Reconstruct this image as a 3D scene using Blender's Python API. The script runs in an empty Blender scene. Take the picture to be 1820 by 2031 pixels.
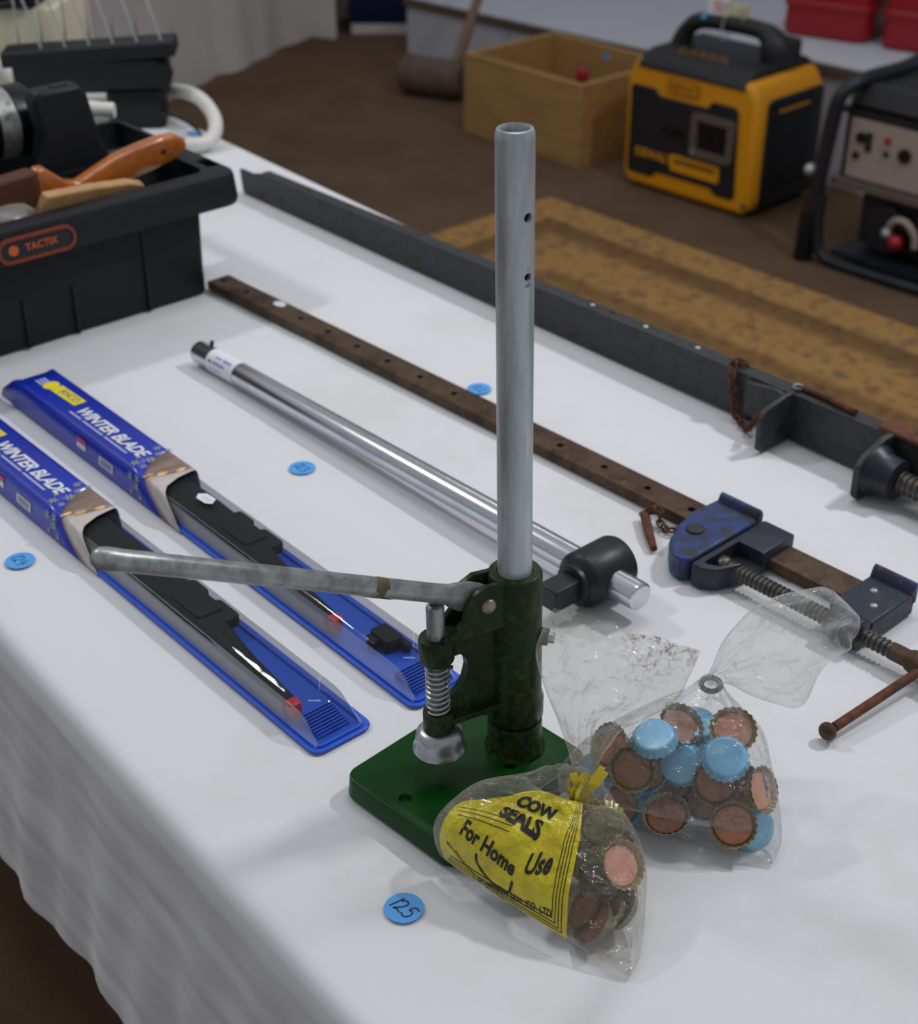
import bpy, bmesh, math, random
from mathutils import Vector, Matrix, noise

random.seed(7)
SC = bpy.context.scene
COL = SC.collection
T = 740.0                      # table top height in mm; all lengths below are mm, heights measured from the table top

# ------------------------------------------------------------------ camera, world, lights, exposure
cd = bpy.data.cameras.new('camera'); cam = bpy.data.objects.new('camera', cd); COL.objects.link(cam)
cam.location = (0, 0, (T + 700) / 1000); cam.rotation_euler = (math.radians(90 - 31.5), 0, 0)
cd.sensor_fit = 'VERTICAL'; cd.sensor_height = 36.0; cd.lens = 2950 / 2031 * 36.0
cd.clip_start = 0.02; cd.clip_end = 60
cd.dof.use_dof = True; cd.dof.focus_distance = 0.985; cd.dof.aperture_fstop = 9.0
SC.camera = cam
SC.view_settings.view_transform = 'Standard'
SC.view_settings.look = 'None'
SC.view_settings.gamma = 1.0
SC.view_settings.exposure = -0.29
SC.view_settings.use_curve_mapping = False

w = bpy.data.worlds.new('hall'); SC.world = w; w.use_nodes = True
w.node_tree.nodes['Background'].inputs[0].default_value = (0.83, 0.85, 0.90, 1)
w.node_tree.nodes['Background'].inputs[1].default_value = 0.46

def area(name, loc, target, sx, sy, power, col=(1, 1, 1)):
    l = bpy.data.lights.new(name, 'AREA'); l.shape = 'RECTANGLE'; l.size = sx; l.size_y = sy
    l.energy = power; l.color = col
    o = bpy.data.objects.new(name, l); COL.objects.link(o); o.location = loc
    o.rotation_euler = (Vector(target) - Vector(loc)).to_track_quat('-Z', 'Y').to_euler()
    return o
# fluorescent battens under the hall ceiling
area('ceiling_batten_right', (1.75, 1.77, 3.05), (0.0, 0.9, 0.74), 0.3, 0.12, 38, (0.97, 0.98, 1.0))
area('ceiling_batten_left', (-1.9, 2.2, 3.05), (0.1, 0.9, 0.74), 0.35, 0.12, 22, (0.97, 0.98, 1.0))
area('ceiling_batten_over', (0.2, 1.6, 3.2), (0.2, 1.2, 0.74), 1.2, 0.2, 14, (0.97, 0.98, 1.0))
area('ceiling_batten_back', (0.5, 4.6, 3.3), (0.5, 4.4, 0.0), 1.5, 0.2, 8, (1.0, 0.97, 0.93))

# ------------------------------------------------------------------ materials
def lin(h):
    h = h.lstrip('#'); r = []
    for i in (0, 2, 4):
        v = int(h[i:i + 2], 16) / 255
        r.append(v / 12.92 if v <= 0.04045 else ((v + 0.055) / 1.055) ** 2.4)
    return (r[0], r[1], r[2], 1)

def mat(name, col, rough=0.5, metal=0.0, var=None, var2=None, bump=None, spec=None, coat=0.0, stretch=None):
    """var = (colour, noise scale, low, high): patches of a second colour; bump = (scale, strength mm)"""
    m = bpy.data.materials.new(name); m.use_nodes = True
    nt = m.node_tree; N = nt.nodes; L = nt.links
    b = N['Principled BSDF']
    b.inputs['Base Color'].default_value = lin(col); b.inputs['Roughness'].default_value = rough
    b.inputs['Metallic'].default_value = metal
    if spec is not None: b.inputs['Specular IOR Level'].default_value = spec
    if coat: b.inputs['Coat Weight'].default_value = coat; b.inputs['Coat Roughness'].default_value = 0.12
    tc = N.new('ShaderNodeTexCoord'); src = tc.outputs['Object']
    if stretch:
        mp = N.new('ShaderNodeMapping'); mp.inputs['Scale'].default_value = stretch
        L.new(src, mp.inputs['Vector']); src = mp.outputs['Vector']
    prev = None
    for v in (var, var2):
        if not v: continue
        n = N.new('ShaderNodeTexNoise'); n.inputs['Scale'].default_value = v[1]; n.inputs['Detail'].default_value = 6
        n.inputs['Roughness'].default_value = 0.65
        L.new(src, n.inputs['Vector'])
        r = N.new('ShaderNodeValToRGB'); r.color_ramp.elements[0].position = v[2]; r.color_ramp.elements[1].position = v[3]
        L.new(n.outputs['Fac'], r.inputs['Fac'])
        mx = N.new('ShaderNodeMix'); mx.data_type = 'RGBA'
        L.new(r.outputs['Color'], mx.inputs['Factor'])
        if prev is None: mx.inputs['A'].default_value = lin(col)
        else: L.new(prev, mx.inputs['A'])
        mx.inputs['B'].default_value = lin(v[0]); prev = mx.outputs['Result']
        if len(v) > 4:
            mr = N.new('ShaderNodeMapRange'); mr.inputs['To Min'].default_value = rough; mr.inputs['To Max'].default_value = v[4]
            L.new(r.outputs['Color'], mr.inputs['Value']); L.new(mr.outputs['Result'], b.inputs['Roughness'])
    if prev is not None: L.new(prev, b.inputs['Base Color'])
    if bump:
        n = N.new('ShaderNodeTexNoise'); n.inputs['Scale'].default_value = bump[0]; n.inputs['Detail'].default_value = 5
        L.new(src, n.inputs['Vector'])
        bp = N.new('ShaderNodeBump'); bp.inputs['Strength'].default_value = 1.0; bp.inputs['Distance'].default_value = bump[1] / 1000
        L.new(n.outputs['Fac'], bp.inputs['Height']); L.new(bp.outputs['Normal'], b.inputs['Normal'])
    return m

def film(name, col, body, rough, edge=0.35, bump=(60, 0.4), stain=False, crinkle=False):
    """thin clear plastic: see-through with a faint milky body, glossier towards grazing angles"""
    m = bpy.data.materials.new(name); m.use_nodes = True
    nt = m.node_tree; N = nt.nodes; L = nt.links
    b = N['Principled BSDF']; out = N['Material Output']
    b.inputs['Base Color'].default_value = lin(col); b.inputs['Roughness'].default_value = rough
    b.inputs['Specular IOR Level'].default_value = 0.8
    tr = N.new('ShaderNodeBsdfTransparent'); tr.inputs[0].default_value = (0.97, 0.97, 0.965, 1)
    lw = N.new('ShaderNodeLayerWeight'); lw.inputs['Blend'].default_value = 0.3
    mr = N.new('ShaderNodeMapRange'); mr.inputs['To Min'].default_value = body; mr.inputs['To Max'].default_value = body + edge
    L.new(lw.outputs['Facing'], mr.inputs['Value'])
    fac = mr.outputs['Result']
    tc = N.new('ShaderNodeTexCoord')
    n = N.new('ShaderNodeTexNoise'); n.inputs['Scale'].default_value = bump[0]; n.inputs['Detail'].default_value = 4
    L.new(tc.outputs['Object'], n.inputs['Vector'])
    bp = N.new('ShaderNodeBump'); bp.inputs['Distance'].default_value = bump[1] / 1000
    hgt = n.outputs['Fac']
    if crinkle:                                  # fine sharp creases of thin polythene
        vo = N.new('ShaderNodeTexVoronoi'); vo.feature = 'DISTANCE_TO_EDGE'; vo.inputs['Scale'].default_value = 48
        va = N.new('ShaderNodeVectorMath'); va.operation = 'MULTIPLY_ADD'; va.inputs[1].default_value = (0.02, 0.02, 0.02)
        L.new(n.outputs['Color'], va.inputs[0]); L.new(tc.outputs['Object'], va.inputs[2]); L.new(va.outputs[0], vo.inputs['Vector'])
        mc = N.new('ShaderNodeMath'); mc.operation = 'MULTIPLY_ADD'; mc.inputs[1].default_value = 0.9
        L.new(vo.outputs['Distance'], mc.inputs[0]); L.new(hgt, mc.inputs[2]); hgt = mc.outputs[0]
    L.new(hgt, bp.inputs['Height']); L.new(bp.outputs['Normal'], b.inputs['Normal'])
    body_out = b.outputs[0]; tl_ = None
    if crinkle:                                  # milky polythene passes light through as well as scattering it back
        tl_ = N.new('ShaderNodeBsdfTranslucent'); tl_.inputs[0].default_value = lin(col)
        mt = N.new('ShaderNodeMixShader'); mt.inputs[0].default_value = 0.45
        L.new(b.outputs[0], mt.inputs[1]); L.new(tl_.outputs[0], mt.inputs[2]); body_out = mt.outputs[0]
    if stain:
        at = N.new('ShaderNodeAttribute'); at.attribute_name = 'stain'
        n2 = N.new('ShaderNodeTexNoise'); n2.inputs['Scale'].default_value = 170; n2.inputs['Detail'].default_value = 8; n2.inputs['Roughness'].default_value = 0.75
        L.new(tc.outputs['Object'], n2.inputs['Vector'])
        r = N.new('ShaderNodeMapRange'); r.inputs['From Min'].default_value = 0.51; r.inputs['From Max'].default_value = 0.60
        L.new(n2.outputs['Fac'], r.inputs['Value'])
        mu = N.new('ShaderNodeMath'); mu.operation = 'MULTIPLY'; mu.use_clamp = True
        L.new(r.outputs['Result'], mu.inputs[0]); L.new(at.outputs['Fac'], mu.inputs[1])
        mx = N.new('ShaderNodeMix'); mx.data_type = 'RGBA'; mx.inputs['A'].default_value = lin(col); mx.inputs['B'].default_value = lin('#8a4718')
        L.new(mu.outputs[0], mx.inputs['Factor']); L.new(mx.outputs['Result'], b.inputs['Base Color'])
        if tl_: L.new(mx.outputs['Result'], tl_.inputs[0])
        ad = N.new('ShaderNodeMath'); ad.operation = 'MULTIPLY_ADD'; ad.use_clamp = True; ad.inputs[1].default_value = 0.6
        L.new(mu.outputs[0], ad.inputs[0]); L.new(fac, ad.inputs[2]); fac = ad.outputs[0]
    ms = N.new('ShaderNodeMixShader')
    L.new(fac, ms.inputs[0]); L.new(tr.outputs[0], ms.inputs[1]); L.new(body_out, ms.inputs[2])
    if crinkle:                                  # clear glossy skin over both
        fr = N.new('ShaderNodeFresnel'); ge = N.new('ShaderNodeNewGeometry'); mi = N.new('ShaderNodeMapRange'); mi.inputs['To Min'].default_value = 1.5; mi.inputs['To Max'].default_value = 1 / 1.5
        L.new(ge.outputs['Backfacing'], mi.inputs['Value']); L.new(mi.outputs['Result'], fr.inputs['IOR']); L.new(bp.outputs['Normal'], fr.inputs['Normal'])
        gl_ = N.new('ShaderNodeBsdfGlossy'); gl_.inputs['Roughness'].default_value = 0.09; L.new(bp.outputs['Normal'], gl_.inputs['Normal'])
        m3 = N.new('ShaderNodeMixShader'); fm_ = N.new('ShaderNodeMath'); fm_.operation = 'MINIMUM'; fm_.inputs[1].default_value = 0.3; L.new(fr.outputs[0], fm_.inputs[0]); L.new(fm_.outputs[0], m3.inputs[0]); L.new(ms.outputs[0], m3.inputs[1]); L.new(gl_.outputs[0], m3.inputs[2]); ms = m3
    L.new(ms.outputs[0], out.inputs['Surface'])
    return m

M = {}
M['cloth'] = mat('white_cotton', '#d9dadd', 0.9, 0, var=('#cfcfce', 5, 0.5, 0.75), bump=(900, 0.12), spec=0.15)
M['cloth_far'] = mat('far_cotton', '#cfc9c8', 0.95, 0, var=('#bdb5b2', 2.2, 0.35, 0.7), spec=0.1)
M['carpet'] = mat('brown_carpet', '#6b5646', 0.98, 0, var=('#594636', 3, 0.35, 0.7), var2=('#7a6653', 260, 0.5, 0.8), bump=(500, 2), spec=0.05)
M['galv'] = mat('galvanised_steel', '#c3cacd', 0.36, 0.4, var=('#9aa1a5', 60, 0.44, 0.64), var2=('#83898c', 300, 0.62, 0.72), bump=(400, 0.08), stretch=(1, 1, 0.12))
M['galv_lever'] = mat('dull_zinc', '#abb0b1', 0.38, 0.5, var=('#8a8d8b', 80, 0.4, 0.6), var2=('#b4b5b0', 300, 0.58, 0.72), bump=(300, 0.1))
M['dark_in'] = mat('dark_inside', '#1a1c1e', 0.7)
M['green'] = mat('green_enamel', '#063c0c', 0.3, 0, var=('#08340d', 40, 0.5, 0.75), spec=0.18)
M['green_dusty'] = mat('dusty_green_enamel', '#0b3514', 0.28, 0, var=('#51482a', 190, 0.44, 0.7, 0.6), var2=('#18280e', 30, 0.4, 0.7), bump=(160, 0.2), spec=0.22)
M['alu'] = mat('spun_aluminium', '#b4b8bb', 0.33, 0.85, var=('#8e9294', 90, 0.5, 0.7), bump=(250, 0.08))
M['steel'] = mat('bright_steel', '#bfc0be', 0.3, 0.6, var=('#6f6a62', 120, 0.5, 0.7, 0.5))
M['pin_steel'] = mat('worn_steel_pin', '#a2a6a8', 0.38, 0.6, var=('#4c4c4b', 70, 0.45, 0.65, 0.55), stretch=(1, 1, 0.3))
M['rivet'] = mat('rivet_metal', '#a19a90', 0.4, 0.6, var=('#7d766c', 160, 0.45, 0.7))
M['glue'] = mat('brown_glue', '#7b6a4c', 0.75, 0, var=('#55462f', 200, 0.4, 0.65), bump=(260, 0.6))
M['rust_pin'] = mat('rusty_pin', '#5b3a20', 0.8, 0.2, var=('#3a2718', 200, 0.4, 0.7))
M['chrome'] = mat('chrome_plate', '#d5d7da', 0.2, 0.95, var=('#b9bcc0', 30, 0.5, 0.8, 0.28))
M['black_iron'] = mat('black_oxide_iron', '#25272b', 0.42, 0.35, var=('#3a2e22', 60, 0.58, 0.78, 0.65), bump=(150, 0.15))
M['rust_bar'] = mat('rusty_brown_bar', '#56412f', 0.55, 0.4, var=('#3c2b1f', 40, 0.42, 0.65, 0.7), var2=('#7a6450', 150, 0.6, 0.75), bump=(220, 0.15))
M['rust'] = mat('red_rust', '#6a3c24', 0.8, 0.15, var=('#3f281c', 120, 0.4, 0.65), bump=(300, 0.3))
M['dark_steel'] = mat('dark_scaled_steel', '#3b3d3f', 0.5, 0.4, var=('#463425', 35, 0.55, 0.75, 0.75), var2=('#2b2c2e', 90, 0.5, 0.7), bump=(200, 0.15))
M['blue_iron'] = mat('worn_blue_paint', '#1f3a72', 0.42, 0.1, var=('#2c2e33', 50, 0.44, 0.6, 0.6), var2=('#6a4c34', 110, 0.6, 0.72), bump=(200, 0.15))
M['blue_iron_dark'] = mat('grimy_blue_iron', '#262e3a', 0.45, 0.2, var=('#443627', 70, 0.52, 0.72, 0.65), bump=(200, 0.15))
M['screw'] = mat('oily_screw_steel', '#5e5b57', 0.38, 0.75, var=('#4a3626', 70, 0.5, 0.7, 0.6))
M['blue_card'] = mat('blue_printed_card', '#0c2eae', 0.32, 0, var=('#0d2090', 6, 0.4, 0.7), coat=0.25)
M['blue_tray'] = mat('blue_plastic_tray', '#2457cc', 0.35)
M['blister'] = film('clear_blister', '#2c3036', 0.16, 0.03, 0.25, (18, 0.5))
M['blister_wall'] = film('sheen_blister_wall', '#c4c7ce', 0.3, 0.24, 0.25, (18, 0.5))  # whitish body paints the reflections on clear plastic walls
M['bag_film'] = film('milky_bag_film', '#efe6d4', 0.07, 0.36, 0.4, (75, 9.0), stain=True, crinkle=True)
M['bag_film2'] = film('clear_bag_film', '#eceeec', 0.07, 0.17, 0.4, (75, 9.0), crinkle=True)
M['white_print'] = mat('white_print', '#dfe2e6', 0.5)
M['pale_print'] = mat('pale_print', '#a9b0d8', 0.5)
M['yellow_print'] = mat('yellow_print', '#e2d21a', 0.45)
M['red_print'] = mat('red_print', '#c9505a', 0.5)
M['flake'] = mat('snowflake_print', '#a6a89e', 0.5)
M['taupe'] = mat('taupe_photo', '#7d675d', 0.4, 0, var=('#97837a', 60, 0.4, 0.65), stretch=(1, 0.3, 1))
M['snow'] = mat('snow_photo', '#c8c0ba', 0.4, 0, var=('#b5aba4', 40, 0.4, 0.7))
M['glow_dot'] = mat('orange_photo', '#d79a60', 0.4, 0, var=('#f3d9a2', 120, 0.45, 0.6))
M['rubber'] = mat('black_rubber', '#17181a', 0.6, 0, var=('#221e1b', 60, 0.5, 0.8), spec=0.3)
M['lit_grey_rubber'] = mat('lit_grey_flank', '#8a8d90', 0.5)  # dusty side of the black boot, greyed to paint the clear cover's reflection
M['red_tip'] = mat('red_tip_cap', '#c53040', 0.35)
M['sticker'] = mat('blue_dot_paper', '#4f9fe6', 0.6)
M['ink'] = mat('dark_ink', '#14264a', 0.6)
M['paper'] = mat('white_paper', '#e4e4ea', 0.7)
M['paper_print'] = mat('violet_ink', '#8f90c8', 0.7)
M['black_print'] = mat('black_print', '#19191b', 0.45)
M['label_yellow'] = mat('yellow_label_film', '#cfbe0e', 0.25, 0, var=('#b09c0c', 45, 0.5, 0.75), var2=('#7a6a1c', 330, 0.68, 0.76), bump=(60, 7.0), coat=0.4)
M['tie'] = mat('yellow_tie', '#e3c818', 0.45)
M['cap_blue'] = mat('blue_lacquer_cap', '#74b6dc', 0.3, 0.1, var=('#8ac3de', 60, 0.45, 0.7), coat=0.4)
M['cap_brass'] = mat('tarnished_brass_cap', '#9a9468', 0.33, 0.4, var=('#706a48', 120, 0.45, 0.65))
M['cap_dark'] = mat('dull_tin_cap', '#77745f', 0.35, 0.4, var=('#9c977c', 120, 0.5, 0.7))
M['cork'] = mat('cork_liner', '#bd8064', 0.6, 0, var=('#9b6850', 220, 0.45, 0.7), bump=(500, 0.15))
M['cork_dark'] = mat('aged_cork_liner', '#96674f', 0.5, 0, var=('#7b523e', 220, 0.45, 0.7), bump=(500, 0.15))
M['cork_pink'] = mat('pink_cork_liner', '#d79a84', 0.55, 0, var=('#c48a72', 160, 0.45, 0.7), bump=(400, 0.15))
M['black_plastic'] = mat('black_grained_plastic', '#14181c', 0.5, 0, spec=0.3, bump=(700, 0.1))
M['black_gloss'] = mat('black_smooth_plastic', '#101215', 0.35, spec=0.35)
M['orange_badge'] = mat('orange_badge', '#7c3216', 0.4)
M['orange_print'] = mat('orange_print', '#c9591c', 0.45)
M['brush_wood'] = mat('varnished_orange_wood', '#b4682c', 0.25, 0, var=('#96501f', 30, 0.4, 0.7), coat=0.6, stretch=(1, 4, 4))
M['pale_wood'] = mat('pale_bare_wood', '#b89062', 0.6, 0, var=('#a17a4e', 40, 0.4, 0.7), stretch=(0.3, 3, 3))
M['bristle'] = mat('red_brown_bristle', '#52281a', 0.7, 0, bump=(500, 0.5))
M['grey_clear'] = film('grey_clear_plastic', '#a8a69f', 0.5, 0.3, 0.3, (60, 1.5))
M['white_pipe'] = mat('white_pvc', '#d8d6d0', 0.35)
M['pale_blue'] = mat('pale_blue_tape', '#8fbede', 0.4)
M['cream'] = mat('cream_enamel', '#cdc7ad', 0.5, 0, var=('#c2bb9f', 8, 0.4, 0.7))
M['wire'] = mat('steel_wire', '#b8bbbd', 0.3, 0.9)
M['yellow_gen'] = mat('amber_plastic', '#d9930a', 0.42)
M['black_gen'] = mat('black_housing', '#17181b', 0.5)
M['gen_grey'] = mat('brown_grey_frame', '#5d524e', 0.5)
M['panel_grey'] = mat('warm_grey_panel', '#9c8f88', 0.5)
M['gun'] = mat('dark_blue_grey_steel', '#23262e', 0.4, 0.3)
M['red_plastic'] = mat('red_polythene', '#98161f', 0.38)
M['plank'] = mat('pine_plank', '#a88350', 0.6, 0, var=('#927042', 12, 0.4, 0.7), stretch=(0.35, 3, 3))
M['old_wood'] = mat('weathered_brown_wood', '#5f4f48', 0.7, 0, var=('#4b3d37', 20, 0.4, 0.7))
M['handle_wood'] = mat('ash_handle_wood', '#7d6350', 0.6)
M['white_board'] = mat('white_painted_board', '#b9bdc6', 0.6)
M['edge_wood'] = mat('dark_brown_finish', '#5a4a3c', 0.7)
M['navy'] = mat('navy_plastic', '#0c1740', 0.4)
M['tan_rug'] = None
M['table'] = mat('plywood', '#8a7250', 0.7)

# rug: tan wool pile with border bands and small dark motifs
def rug_mat():
    m = bpy.data.materials.new('tan_rug_pile'); m.use_nodes = True
    nt = m.node_tree; N = nt.nodes; L = nt.links; b = N['Principled BSDF']
    b.inputs['Roughness'].default_value = 0.97; b.inputs['Specular IOR Level'].default_value = 0.05
    tc = N.new('ShaderNodeTexCoord')
    sp = N.new('ShaderNodeSeparateXYZ'); L.new(tc.outputs['Object'], sp.inputs[0])
    n = N.new('ShaderNodeTexNoise'); n.inputs['Scale'].default_value = 20; n.inputs['Detail'].default_value = 5
    L.new(tc.outputs['Object'], n.inputs['Vector'])
    r = N.new('ShaderNodeValToRGB')
    e = r.color_ramp.elements
    e[0].position = 0.30; e[0].color = lin('#6f6053'); e[1].position = 0.45; e[1].color = lin('#a07a48')
    for p, c in ((0.55, '#a17f50'), (0.64, '#8a6340'), (0.78, '#977347')):
        x = e.new(p); x.color = lin(c)
    L.new(n.outputs['Fac'], r.inputs['Fac'])
    v = N.new('ShaderNodeTexVoronoi'); v.inputs['Scale'].default_value = 19
    L.new(tc.outputs['Object'], v.inputs['Vector'])
    vr = N.new('ShaderNodeMapRange'); vr.inputs['From Min'].default_value = 0.16; vr.inputs['From Max'].default_value = 0.3
    vr.inputs['To Min'].default_value = 0.55; vr.inputs['To Max'].default_value = 0
    L.new(v.outputs['Distance'], vr.inputs['Value'])
    mx = N.new('ShaderNodeMix'); mx.data_type = 'RGBA'; mx.inputs['B'].default_value = lin('#5b4a44')
    L.new(vr.outputs['Result'], mx.inputs['Factor']); L.new(r.outputs['Color'], mx.inputs['A'])
    # border bands measured inwards from the edges y=0 and x=0 (metres)
    mn = N.new('ShaderNodeMath'); mn.operation = 'MINIMUM'
    L.new(sp.outputs['X'], mn.inputs[0]); L.new(sp.outputs['Y'], mn.inputs[1])
    br = N.new('ShaderNodeValToRGB'); br.color_ramp.interpolation = 'LINEAR'
    e = br.color_ramp.elements
    e[0].position = 0.0; e[0].color = (0, 0, 0, 1); e[1].position = 1.0; e[1].color = (0, 0, 0, 1)
    for p, c in ((0.08, 0), (0.11, 0.0), (0.13, 0.75), (0.19, 0.6), (0.22, 0.05), (0.36, 0.0), (0.39, 0.6), (0.43, 0.55), (0.46, 0)):
        x = e.new(p); x.color = (c, c, c, 1)
    L.new(mn.outputs[0], br.inputs['Fac'])
    m2 = N.new('ShaderNodeMix'); m2.data_type = 'RGBA'; m2.inputs['B'].default_value = lin('#54402f')
    L.new(br.outputs['Color'], m2.inputs['Factor']); L.new(mx.outputs['Result'], m2.inputs['A'])
    L.new(m2.outputs['Result'], b.inputs['Base Color'])
    return m
M['tan_rug'] = rug_mat()

# ------------------------------------------------------------------ helpers (lengths in mm)
def V(*a): return Vector(a)
def build(name, bm, m, parent=None, smooth=40, bevel=0, seg=2, loc=None, rotz=0):
    me = bpy.data.meshes.new(name)
    bmesh.ops.recalc_face_normals(bm, faces=bm.faces) if smooth is not None else None
    bm.transform(Matrix.Scale(0.001, 4)); bm.to_mesh(me); bm.free()
    if m is not None: me.materials.append(m)
    if smooth:
        for p in me.polygons: p.use_smooth = True
        me.set_sharp_from_angle(angle=math.radians(smooth))
    o = bpy.data.objects.new(name, me); COL.objects.link(o)
    if parent is not None: o.parent = parent
    if loc is not None: o.location = (loc[0] / 1000, loc[1] / 1000, (loc[2] + T) / 1000)
    if rotz: o.rotation_euler.z = math.radians(rotz)
    if bevel:
        b = o.modifiers.new('bevel', 'BEVEL'); b.width = bevel / 1000; b.segments = seg; b.limit_method = 'ANGLE'; b.angle_limit = math.radians(38)
        b.harden_normals = False
    return o

def tag(o, label, cat, group=None, kind=None):
    if label: o['label'] = label
    if cat: o['category'] = cat
    if group: o['group'] = group
    if kind: o['kind'] = kind
    return o

def thing(name, label, cat, loc, rotz=0, group=None):
    o = bpy.data.objects.new(name, None); COL.objects.link(o); o.empty_display_size = 0.02
    o.location = (loc[0] / 1000, loc[1] / 1000, (loc[2] + T) / 1000); o.rotation_euler.z = math.radians(rotz)
    return tag(o, label, cat, group)

def struct(name, bm, m, loc=(0, 0, 0), rotz=0, **k):
    o = build(name, bm, m, None, loc=loc, rotz=rotz, **k); o['kind'] = 'structure'; return o

def nb(): return bmesh.new()

def box(bm, x0, x1, y0, y1, z0, z1, mx=None):
    r = bmesh.ops.create_cube(bm, size=1.0)['verts']
    for v in r:
        v.co = V((x0 + x1) / 2 + v.co.x * (x1 - x0), (y0 + y1) / 2 + v.co.y * (y1 - y0), (z0 + z1) / 2 + v.co.z * (z1 - z0))
        if mx: v.co = mx @ v.co
    return bm

def rings(bm, rs, cap=(True, True), closed=True):
    vs = [[bm.verts.new(p) for p in r] for r in rs]
    n = len(rs[0])
    for i in range(len(vs) - 1):
        for j in range(n if closed else n - 1):
            k = (j + 1) % n
            bm.faces.new((vs[i][j], vs[i][k], vs[i + 1][k], vs[i + 1][j]))
    if cap[0]: bm.faces.new(list(reversed(vs[0])))
    if cap[1]: bm.faces.new(vs[-1])
    return bm

def basis(d):
    d = Vector(d).normalized()
    a = V(0, 0, 1) if abs(d.z) < 0.9 else V(1, 0, 0)
    x = a.cross(d).normalized(); return x, d.cross(x), d

def cyl(bm, p0, p1, r0, r1=None, n=20, cap=(True, True)):
    p0 = Vector(p0); p1 = Vector(p1); r1 = r0 if r1 is None else r1
    x, y, d = basis(p1 - p0)
    return rings(bm, [[p + (x * math.cos(2 * math.pi * i / n) + y * math.sin(2 * math.pi * i / n)) * r for i in range(n)] for p, r in ((p0, r0), (p1, r1))], cap)

def lathe(bm, prof, n=32, mx=None, close=False):
    """prof = [(r, z)...] about local z; the end points are capped when their radius is small"""
    rs = []
    for r, z in prof:
        ring = [V(r * math.cos(2 * math.pi * i / n), r * math.sin(2 * math.pi * i / n), z) for i in range(n)]
        rs.append([mx @ p for p in ring] if mx else ring)
    if close: rs.append(rs[0])
    if close:
        vs = [[bm.verts.new(p) for p in r] for r in rs[:-1]]; vs.append(vs[0])
        for i in range(len(vs) - 1):
            for j in range(n):
                k = (j + 1) % n; bm.faces.new((vs[i][j], vs[i][k], vs[i + 1][k], vs[i + 1][j]))
        return bm
    return rings(bm, rs, (True, True))

def tube(bm, pts, r, n=10, cap=(True, True), closed=False):
    pts = [Vector(p) for p in pts]; rs = []; m = len(pts)
    rad = r if isinstance(r, (list, tuple)) else [r] * m
    up = None
    for i, p in enumerate(pts):
        if closed: d = (pts[(i + 1) % m] - pts[i - 1]).normalized()
        else: d = (pts[min(i + 1, m - 1)] - pts[max(i - 1, 0)]).normalized()
        if up is None: x, y, d = basis(d)
        else:
            x = (up - d * up.dot(d)).normalized(); y = d.cross(x)
        up = x
        rs.append([p + (x * math.cos(2 * math.pi * j / n) + y * math.sin(2 * math.pi * j / n)) * rad[i] for j in range(n)])
    if closed: rs.append(rs[0]); cap = (False, False)
    return rings(bm, rs, cap)

def spline(pts, k=8):
    pts = [Vector(p) for p in pts]; out = []
    for i in range(len(pts) - 1):
        p0 = pts[max(i - 1, 0)]; p1 = pts[i]; p2 = pts[i + 1]; p3 = pts[min(i + 2, len(pts) - 1)]
        for j in range(k):
            t = j / k
            out.append(0.5 * ((2 * p1) + (p2 - p0) * t + (2 * p0 - 5 * p1 + 4 * p2 - p3) * t * t + (3 * p1 - p0 - 3 * p2 + p3) * t ** 3))
    out.append(pts[-1]); return out

def prism(bm, poly, z0, z1, mx=None):
    a = [V(x, y, z0) for x, y in poly]; b = [V(x, y, z1) for x, y in poly]
    if mx: a = [mx @ p for p in a]; b = [mx @ p for p in b]
    return rings(bm, [a, b])

def rrect(x0, x1, y0, y1, r, k=5):
    out = []
    for cx, cy, a0 in ((x1 - r, y1 - r, 0), (x0 + r, y1 - r, 90), (x0 + r, y0 + r, 180), (x1 - r, y0 + r, 270)):
        for i in range(k + 1):
            a = math.radians(a0 + 90 * i / k); out.append((cx + r * math.cos(a), cy + r * math.sin(a)))
    return out

def rbox(bm, x0, x1, y0, y1, z0, z1, r, e=2, k=5, mx=None, draft=0):
    """upright box with rounded corners and eased top and bottom edges"""
    def lv(ins, z): return [V(x, y, z) for x, y in rrect(x0 + ins, x1 - ins, y0 + ins, y1 - ins, max(r - ins, 0.1), k)]
    rs = [lv(e, z0), lv(e * 0.3, z0 + e * 0.3), lv(0, z0 + e), lv(draft, z1 - e), lv(draft + e * 0.3, z1 - e * 0.3), lv(draft + e, z1)]
    if mx: rs = [[mx @ p for p in q] for q in rs]
    return rings(bm, rs)

def ball(bm, c, r, n=14, sx=1, sy=1, sz=1):
    q = bmesh.ops.create_uvsphere(bm, u_segments=n, v_segments=max(6, n // 2 + 1), radius=1.0)['verts']
    for v in q: v.co = Vector(c) + V(v.co.x * r * sx, v.co.y * r * sy, v.co.z * r * sz)
    return bm

def frame(o, x, y=None, z=None):
    """matrix with the given origin and axes"""
    x = Vector(x).normalized()
    if z is not None: z = Vector(z).normalized(); y = z.cross(x)
    else: y = Vector(y).normalized(); z = x.cross(y)
    m = Matrix.Identity(4)
    for i in range(3): m[i][0] = x[i]; m[i][1] = y[i]; m[i][2] = z[i]; m[i][3] = o[i]
    return m

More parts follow.
